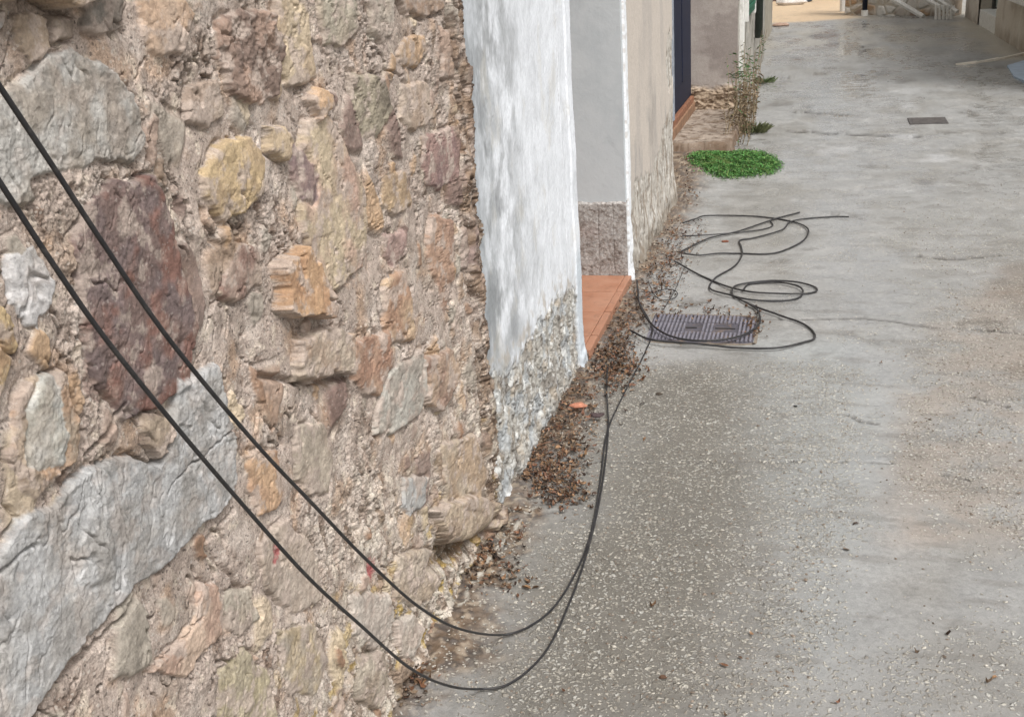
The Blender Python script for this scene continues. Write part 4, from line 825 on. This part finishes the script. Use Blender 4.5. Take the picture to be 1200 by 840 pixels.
# ------------------------------------------------------------------ 8. cables
M_cab = plain('black cable sheath', (.020, .019, .020), .5, .3, 40, .0003, spec=.4, dirt=(.10, .09, .08), dirtamt=.35)
def cable(name, label, air, gnd, rad=.0032, seed=0, n=12):
    pts = []
    if air is not None:
        for (px, X0) in air: pts.append(on_x([px], X0)[0])
    for j, q in enumerate(gnd):
        w = on_ground([q])[0]; z = base_h(np.array([w[0]]), np.array([w[1]]))[0]+rad+.0015+(.014 if abs(w[0]-cx_) < .26 and abs(w[1]-cy_) < .2 else 0)+.012*float(sst(-.55, -.75, w[0])); w = on_ground([q], z+.0)[0]
        w[2] = z+.004*(1+math.sin(j*1.3+seed)); pts.append(w)
    P = spline(pts, n)
    tt_ = np.arange(len(P))/n; P[:, 0] += .004*fbm(tt_, tt_*0+seed, 1.3, 3, 700); P[:, 1] += .006*fbm(tt_, tt_*0+seed+9, 1.3, 3, 701)
    o = MB().tube([tuple(p) for p in P], rad, 8).build(name, M_cab, None, smooth=True)
    return tag(o, label, 'cable', 'loose black cables along the wall and street')
A0 = on_x([(0, 100)], -.66)[0]; A1 = on_x([(60, 192)], -.66)[0]; dA = (A0-A1)
def with_tail(air, up):
    return air
def cable_air(label, air, gnd, seed, rad=.0027):
    pts = [on_x([p], x0)[0] for p, x0 in air]
    d = pts[0]-pts[1]; d /= np.linalg.norm(d); tail = [pts[0]+d*s+np.array([0, 0, .02*s*s]) for s in (1.8, 1.2, .6, .25)]
    tail = [t_+np.array([.0, 0, 0]) for t_ in tail]
    g = []
    for j, q in enumerate(gnd):
        w = on_ground([q])[0]; z = base_h(np.array([w[0]]), np.array([w[1]]))[0]+rad+.001; w = on_ground([q], z)[0]; w[2] = z+.0015*(1+math.sin(j*1.7+seed)); g.append(w)
    P = spline(tail+pts+g, 10)
    for k_c in range(len(P)):
        if P[k_c, 1] > 1.3:
            zb_ = base_h(P[k_c:k_c+1, 0], P[k_c:k_c+1, 1])[0]+rad+.001+.012*float(sst(-.55, -.75, P[k_c, 0]))
            if P[k_c, 2] < zb_: P[k_c] = [P[k_c, 0]*(H-zb_)/(H-P[k_c, 2]), P[k_c, 1]*(H-zb_)/(H-P[k_c, 2]), zb_]
    o = MB().tube([tuple(p) for p in P], rad, 10).build('cable', M_cab, None, smooth=True)
    return tag(o, label, 'cable', 'loose black cables along the wall and street')
cable_air('upper of the two black cables sagging in front of the stone wall',
          [((0,102),-.655),((60,192),-.655),((120,284),-.655),((200,400),-.655),((300,520),-.655),((370,594),-.655),((430,656),-.655),((490,710),-.652),((540,737),-.652)],
          [(590,744),(625,732),(655,704),(682,655),(696,610),(704,560),(712,505),(732,460),(752,422),(764,393),(762,378),(752,360),(744,345)], 0)
cable_air('lower of the two black cables, dipping almost to the bottom edge',
          [((0,214),-.665),((60,306),-.665),((120,392),-.665),((200,492),-.665),((280,586),-.665),((360,675),-.665),((420,730),-.665),((480,782),-.665),((525,803),-.665)],
          [(565,808),(600,800),(640,762),(668,705),(686,655),(700,600),(709,545),(713,500),(711,460),(712,430)], 1)
cable('cable', 'cable end looping across the front of the meter cover', None, [(746,330),(750,357),(763,379),(785,394),(815,401),(853,399),(876,391),(889,381),(891,374),(887,365),(876,357)], .0042, 2)
cable('cable', 'cable making the widest loop right of the meter cover', None, [(738,388),(763,398),(815,403),(864,409),(910,410),(939,403),(955,395),(943,381),(910,370),(885,361),(864,350),(858,343),(864,335),(898,331),(932,332),(953,336),(957,341),(943,345),(912,346),(876,343),(849,335),(826,325),(803,314),(790,308)], .0042, 3)
cable('cable', 'cable with a flat oval coil and a long tail ending on open concrete', None, [(870,341),(880,333),(912,332),(934,337),(941,343),(934,350),(907,353),(876,352),(853,347),(835,341),(832,334),(840,325),(860,314),(869,302),(869,291),(867,282),(885,279),(916,271),(925,262),(943,257),(977,254),(995,255)], .0042, 4)
cable('cable', 'short cable crossing the far loop diagonally', None, [(937,249),(907,258),(867,272),(830,281),(808,290),(796,296)], .0042, 5)
cable('cable', 'farthest rounded cable loop near the green plant', None, [(800,262),(815,258),(830,254),(885,254),(925,259),(943,266),(947,274),(939,285),(907,297),(867,297),(842,298),(819,301),(798,298)], .0042, 6)
cable('cable', 'thin bent cable inside the farthest loop', None, [(800,278),(830,277),(885,271),(905,265),(903,259),(914,256)], .0034, 7)
cable('cable', 'small wire ring among the leaves left of the meter cover', None, [(760,332),(766,345),(774,351),(786,351),(794,347),(790,342),(778,340),(764,344)], .002, 8)
cable('cable', 'thin wire slanting from leaf litter down to the meter cover', None, [(803,312),(797,326),(792,339),(785,352),(778,364)], .0016, 9)

# ------------------------------------------------------------------ 9. plants
def leaf_mesh(items, colf, name, mat, parent=None):
    V = []; Q = []; CC = []
    for (p, d, up, L, W_) in items:
        d = Vector(d).normalized(); s_ = d.cross(Vector(up)); s_ = s_.normalized() if s_.length > 1e-4 else Vector((1, 0, 0)); b0 = len(V); p = Vector(p); nrm = s_.cross(d)
        for u, v, w_ in ((0, 0, 0), (.35, -.5, .12), (.75, -.35, .05), (1, 0, -.1), (.75, .35, .05), (.35, .5, .12)):
            V.append(tuple(p+d*L*u+s_*W_*v+nrm*w_*L))
        c = colf(); CC += [c]*6; Q += [(b0, b0+1, b0+2, b0+3), (b0, b0+3, b0+4, b0+5)]
    return link(name, raw_mesh(name, np.array(V), np.array(Q), np.array(CC), True), mat, parent)
tl_ = NT('green leaf'); tl_.b.inputs['Subsurface Weight'].default_value = 0
M_green = tl_.out(tl_.attr('col'), .5, None, .4)
gpoly = [(806,190),(815,182),(840,179),(870,177),(895,180),(910,188),(914,196),(905,204),(880,207),(850,210),(835,206),(815,199)]
it = []
P_ = np.asarray(gpoly, float)
for p in inside(gpoly, 15000):
    p = p+np.array([random.gauss(0, 4.0), random.gauss(0, 1.7)])
    w = on_ground([p])[0]; dd = float(-sdf(np.array([p[0]]), np.array([p[1]]), P_)[0])
    dome = min(dd/9., 1.); hh = (.008+.040*dome*(.6+.4*math.sin(w[0]*31)*math.cos(w[1]*23)))*random.uniform(.25, 1.)
    a = random.uniform(0, 6.28); it.append(((w[0], w[1], gz(w[0], w[1])+hh), (math.cos(a), math.sin(a), random.uniform(-.1, 1.1)), (0, 0, 1), random.uniform(.008, .019), random.uniform(.005, .010)))
gp = empty('ground_plant', tuple(on_ground([(860, 195)])[0]), 'bright green low mat of ground cover beyond the cables', 'plant')
gc = lambda: (lin(random.choice(((92, 154, 70), (106, 162, 78), (80, 136, 64), (126, 156, 84))), .66)*random.uniform(.45, 1.2))
leaf_mesh(it, gc, 'foliage', M_green, gp)
b = MB(); w0 = on_ground([(858, 196)])[0]
for i in range(26):
    e = on_ground([gpoly[i % 12]])[0]*random.uniform(.985, 1.); t1 = w0+(e-w0)*random.uniform(.5, .92); z = gz(t1[0], t1[1])
    b.tube([(w0[0], w0[1], z+.004), ((w0[0]+t1[0])/2, (w0[1]+t1[1])/2, z+.02), (t1[0], t1[1], z+.02)], .002, 5)
b.build('stems', plain('green stem', lin((110, 130, 70)), .6), gp)
# tall half-dead weed at the corner of the grey house
wd = empty('dried_weed', (-.58, 8.8, 0), 'tall half dried weed with green tips against the grey house corner', 'plant')
b = MB(); lv = []; dl = []
for i in range(62):
    x0 = random.uniform(-.68, -.50); y0 = random.uniform(8.3, 10.2); z0 = gz(x0, y0); hh = random.uniform(.25, .72)*(1 if y0 > 8.7 else .6); lx, ly = random.uniform(-.06, .10), random.uniform(-.15, .12)
    pts = [(x0+lx*t*t+.008*math.sin(i+t*7), y0+ly*t, z0+hh*t) for t in (0, .2, .4, .6, .8, 1.)]
    b.tube(pts, [.0035, .0032, .003, .0024, .002, .001], 5)
    for j in range(15):
        t = random.uniform(.1, 1); p = (x0+lx*t*t, y0+ly*t, z0+hh*t); a = random.uniform(0, 6.28); item = (p, (math.cos(a), math.sin(a), random.uniform(-.6, .8)), (0, 0, 1), random.uniform(.02, .055), random.uniform(.006, .014))
        (lv if (t*hh > .36 and random.random() < .85) or random.random() < .06 else dl).append(item)
b.build('stems', plain('dry stem', lin((150, 134, 108)), .8, .3, 30), wd)
leaf_mesh(lv, lambda: lin((84, 128, 66), .8)*random.uniform(.5, 1.3), 'green_leaves', M_green, wd)
leaf_mesh(dl, lambda: lin((142, 120, 92), .8)*random.uniform(.45, 1.2), 'dry_leaves', M_leaf, wd)
def tuft(name, px, label, n, hh, green):
    w = on_ground([px])[0]; z = gz(w[0], w[1]); items = []
    for i in range(n):
        a = random.uniform(0, 6.28); r_ = random.uniform(0, .10); items.append(((w[0]+r_*math.cos(a), w[1]+r_*math.sin(a), z), (math.cos(a)*.5, math.sin(a)*.5, random.uniform(.3, 1.2)), (0, 0, 1), random.uniform(.4, 1.)*hh, random.uniform(.0025, .005)))
    tag(leaf_mesh(items, lambda: lin(green, .8)*random.uniform(.5, 1.2), name, M_green), label, 'plant')
tuft('weed', (884, 156), 'small dark green weed at the foot of the tall dried weed', 240, .11, (132, 138, 98))
tuft('weed', (896, 97), 'small green weed sprouting beside the grey house wall', 150, .09, (130, 148, 100))

# ------------------------------------------------------------------ 10. the far end of the street
fw = empty('far_wall', (1.3, 21.6, 0), 'low whitewashed rubble wall with steps rising behind the street end', 'wall')
xa_ = axis([(.42, 2.15, .012)]); za_ = axis([(-.05, 1.6, .012)]); X, Z = np.meshgrid(xa_, za_); f1, f2, a, b_, c_ = worley(X, Z, .16, 601); e = (f2-f1)/.16
Yb = 21.7-(X-.4)*.95
cst = np.array([lin(q) for q in ((206, 200, 190), (178, 150, 122), (150, 132, 116), (220, 216, 208))])[(a*3.99).astype(int)]*(1+.4*fbm(X, Z, .04, 3, 602))[..., None]
cst = mix(cst, lin((196, 186, 170)), sst(.2, .05, e)); cst = mix(cst, lin((214, 208, 198)), sst(-.1, .2, fbm(X, Z, .3, 3, 603))*.6)
grid('wall', np.stack([X, Yb-.03*sst(.05, .3, e), Z], -1), M_rend, fw, cst)
MB().prism([(.42, 21.75, -.05), (2.15, 20.1, -.05), (2.3, 20.4, -.05), (.55, 22.1, -.05)], [(.42, 21.75, 1.59), (2.15, 20.1, 1.59), (2.3, 20.4, 1.59), (.55, 22.1, 1.59)]).build('wall_core', plainstone, fw)
def bar_px(b, p0, p1, Y0, Y1, w_):
    a = on_y([p0], Y0)[0]; c = on_y([p1], Y1)[0]; b.tube([tuple(a), tuple(c)], w_, 6)
rl = empty('stair_rail', (1.6, 20.3, 0), 'white sloping stair rail with balusters at the street end', 'railing')
b = MB(); bar_px(b, (1028,-12), (1082,20), 20.75, 20.0, .045); b.build('lower_rail', wh, rl)
b = MB(); bar_px(b, (1066,-12), (1108,12), 20.2, 19.5, .035); bar_px(b, (1076,-14), (1122,14), 20.2, 19.4, .03); b.build('hand_rail', wh, rl)
for px in (1097, 1101.5, 1106, 1110.5, 1115): 
    b = MB(); bar_px(b, (px, 6), (px-.5, 25), 19.5, 19.5, .022); b.build('baluster', wh, rl)
w = on_ground([(1013, 19)])[0]
ps = empty('post', (w[0], w[1], 0), 'dark navy post with pale foot at the street end', 'post')
MB().tube([(w[0], w[1], .10), (w[0], w[1], 1.3)], .045, 12).build('shaft', navy, ps, smooth=True)
MB().tube([(w[0], w[1], 1.3), (w[0], w[1], 1.33), (w[0], w[1], 1.35)], [.045, .035, .01], 12).build('cap', navy, ps, smooth=True)
MB().tube([(w[0], w[1], -.02), (w[0], w[1], .10)], .06, 12).build('foot', wh, ps)
for i, (px, lb) in enumerate(((987, 'left white upright post where the concrete ends'), (1001, 'right white upright post where the concrete ends'))):
    w = on_ground([(px, 14)])[0]; b = MB(); b.tube([(w[0], w[1], -.02), (w[0], w[1], 1.0)], .05 if i == 0 else .03, 10); b.tube([(w[0], w[1], 1.0), (w[0], w[1], 1.03)], [.06, .02], 10); tag(b.build('white_post', wh, None), lb, 'post')
# low dark wall beyond the bare earth
fh = empty('garden_wall', (-1., 27., 0), 'low dark brown wall across the end of the street', 'wall')
MB().box(-9, 1.6, 27.2, 27.5, -.1, 1.0).build('wall', plain('dull brown wall', lin((120, 100, 90)), .85, .2, 3), fh, .01)
MB().box(-9, 1.62, 27.1, 27.198, -.1, .35).build('plinth', plain('dark plinth', lin((92, 74, 68)), .8, .3, 6), fh, .01)
MB().box(-9, 1.64, 27.15, 27.55, 1.002, 1.06).build('coping', plain('grey coping', lin((170, 164, 156)), .8, .2, 8), fh, .01)
w = on_ground([(925, 4)])[0]
tag(chunk('boulder', (926, 6), .30, lin((206, 200, 194)), 'pale rounded boulder before the dark far house', 'boulder', 21, 0, .5))
tag(chunk('boulder', (935, 3), .34, lin((84, 98, 116)), 'blue grey boulder beside the pale one', 'boulder', 22, 0, .5))
chunk('earth_clod', (916, 31), .16, lin((170, 142, 124)), 'low clod of earth and stones at the corner of the grey house', 'rubble', 23, 0, .3)
# earth bank lying along the edge
# right-hand house
rh = empty('corner_house', (2.4, 16., 0), 'pale weathered house with a grey door on the right of the street', 'house')
XR = 2.3
def f_right(y, z):
    h = .012*fbm(y, z, .4, 3, 611)+.006*fbm(y, z, .06, 4, 612); c = np.empty(y.shape+(3,)); c[:] = lin((206, 197, 184))
    c = mix(c, lin((184, 172, 158)), sst(-.05, .3, fbm(y, z, .4, 4, 613))*.8); c = mix(c, lin((128, 112, 96)), sst(.2, .0, z+.12*fbm(y, z, .2, 3, 614))*.4); c = mix(c, lin((214, 208, 196)), sst(.1, .3, fbm(y, z*.5, .2, 4, 615))*.6)
    return -h, c
def right_wall(y0, y1, lb):
    ya = axis([(y0, y1, .025)]); za = axis([(-.1, 1.2, .02), (1.2, 3.2, .1)]); Yg, Zg = np.meshgrid(ya, za); h, c = f_right(Yg, Zg)
    o = grid('wall', np.stack([XR+h, Yg, Zg], -1), M_rend, rh, c, flip=True); o['label'] = lb
    MB().box(XR+.03, XR+.6, y0+.002, y1-.002, -.1, 3.2).build('wall_core', plain('pale render return', lin((186, 178, 164)), .85, .15, 5), rh)
right_wall(10.5, 16.45, 'weathered wall nearer than the door'); right_wall(18.3, 19.9, 'weathered wall beyond the door')
MB().box(XR, XR+.6, 16.452, 18.298, 2.2, 3.2).build('lintel', plain('pale render', lin((186, 178, 164)), .85, .15, 5), rh)
MB().box(XR+.02, XR+.5, 16.46, 18.29, -.1, .22).build('doorstep', wh, rh, .01)
dkf = plain('dark frame', lin((60, 60, 56)), .6)
dd_ = MB().box(XR+.22, XR+.27, 16.6, 18.15, .25, 2.2).build('door', plain('grey green door', lin((150, 158, 150)), .6, .15, 6), rh, .004)
for a0_, a1_ in ((16.47, 16.6), (18.15, 18.28)): MB().box(XR+.18, XR+.24, a0_, a1_, .22, 2.2).build('door_frame', dkf, rh)
wn = MB().box(XR-.03, XR+.02, 13.2, 15.2, .62, 1.9).build('window', plain('green window paint', lin((60, 120, 96)), .4), rh, .004)
x = MB().box(XR-.12, XR+.02, 13.05, 15.35, .55, .617).build('sill', wh, None, .006); x.parent = wn
gl_ = plain('window glass', (.05, .07, .08), .08, .1, spec=.6)
for a0_, a1_ in ((13.35, 14.15), (14.25, 15.05)):
    x = MB().box(XR-.045, XR-.03, a0_, a1_, .72, 1.8).build('pane', gl_, None); x.parent = wn
# concrete edging line that crosses the street on the right
cp_ = on_ground([(1120, 76.5), (1145, 74), (1170, 70), (1200, 64), (1260, 56)]); b = MB()
for a, c in zip(cp_[:-1], cp_[1:]): b.prism([(a[0], a[1]-.05, -.02), (c[0], c[1]-.07, -.02), (c[0], c[1]+.07, -.02), (a[0], a[1]+.05, -.02)], [(a[0], a[1]-.03, .014), (c[0], c[1]-.05, .02), (c[0], c[1]+.05, .02), (a[0], a[1]+.03, .014)])
tag(b.build('kerb', plain('pale kerb', lin((224, 216, 202)), .8, .15, 12), None), kind='structure')
# pale blue-grey ramp patch
q = on_ground([(1180, 79), (1200, 73), (1262, 64), (1290, 130), (1215, 104), (1188, 92)]); b = MB(); b.prism([(p[0], p[1], -.01) for p in q], [(p[0], p[1], .02) for p in q])
tag(b.build('ramp', plain('blue grey screed', lin((176, 192, 210), .85), .6, .15, 8, .002), None), kind='structure')

# ------------------------------------------------------------------ light
W = bpy.data.worlds.new('World'); S.world = W; W.use_nodes = True; nt = W.node_tree
sky = nt.nodes.new('ShaderNodeTexSky'); sky.sky_type = 'NISHITA'; sky.sun_disc = False
EL, AZ = R(55), R(132)     # azimuth measured clockwise from +Y
sky.sun_elevation = EL; sky.sun_rotation = AZ; sky.dust_density = 6; sky.air_density = 1.0; sky.ozone_density = 1
hs_ = nt.nodes.new('ShaderNodeHueSaturation'); hs_.inputs['Saturation'].default_value = .10
nt.links.new(sky.outputs[0], hs_.inputs['Color']); nt.links.new(hs_.outputs[0], nt.nodes['Background'].inputs[0]); nt.nodes['Background'].inputs[1].default_value = .128
sd = bpy.data.lights.new('sun', 'SUN'); sd.energy = 1.9; sd.angle = R(18); sd.color = (1, .985, .97)
so = bpy.data.objects.new('sun', sd); COL.objects.link(so)
dv = Vector((math.sin(AZ)*math.cos(EL), math.cos(AZ)*math.cos(EL), math.sin(EL))); so.rotation_euler = dv.to_track_quat('Z', 'Y').to_euler()
S.view_settings.view_transform = 'Standard'; S.view_settings.look = 'None'; S.view_settings.gamma = 1; S.view_settings.use_curve_mapping = False
S.view_settings.exposure = .38
S.cycles.max_bounces = 6; S.cycles.use_denoising = True
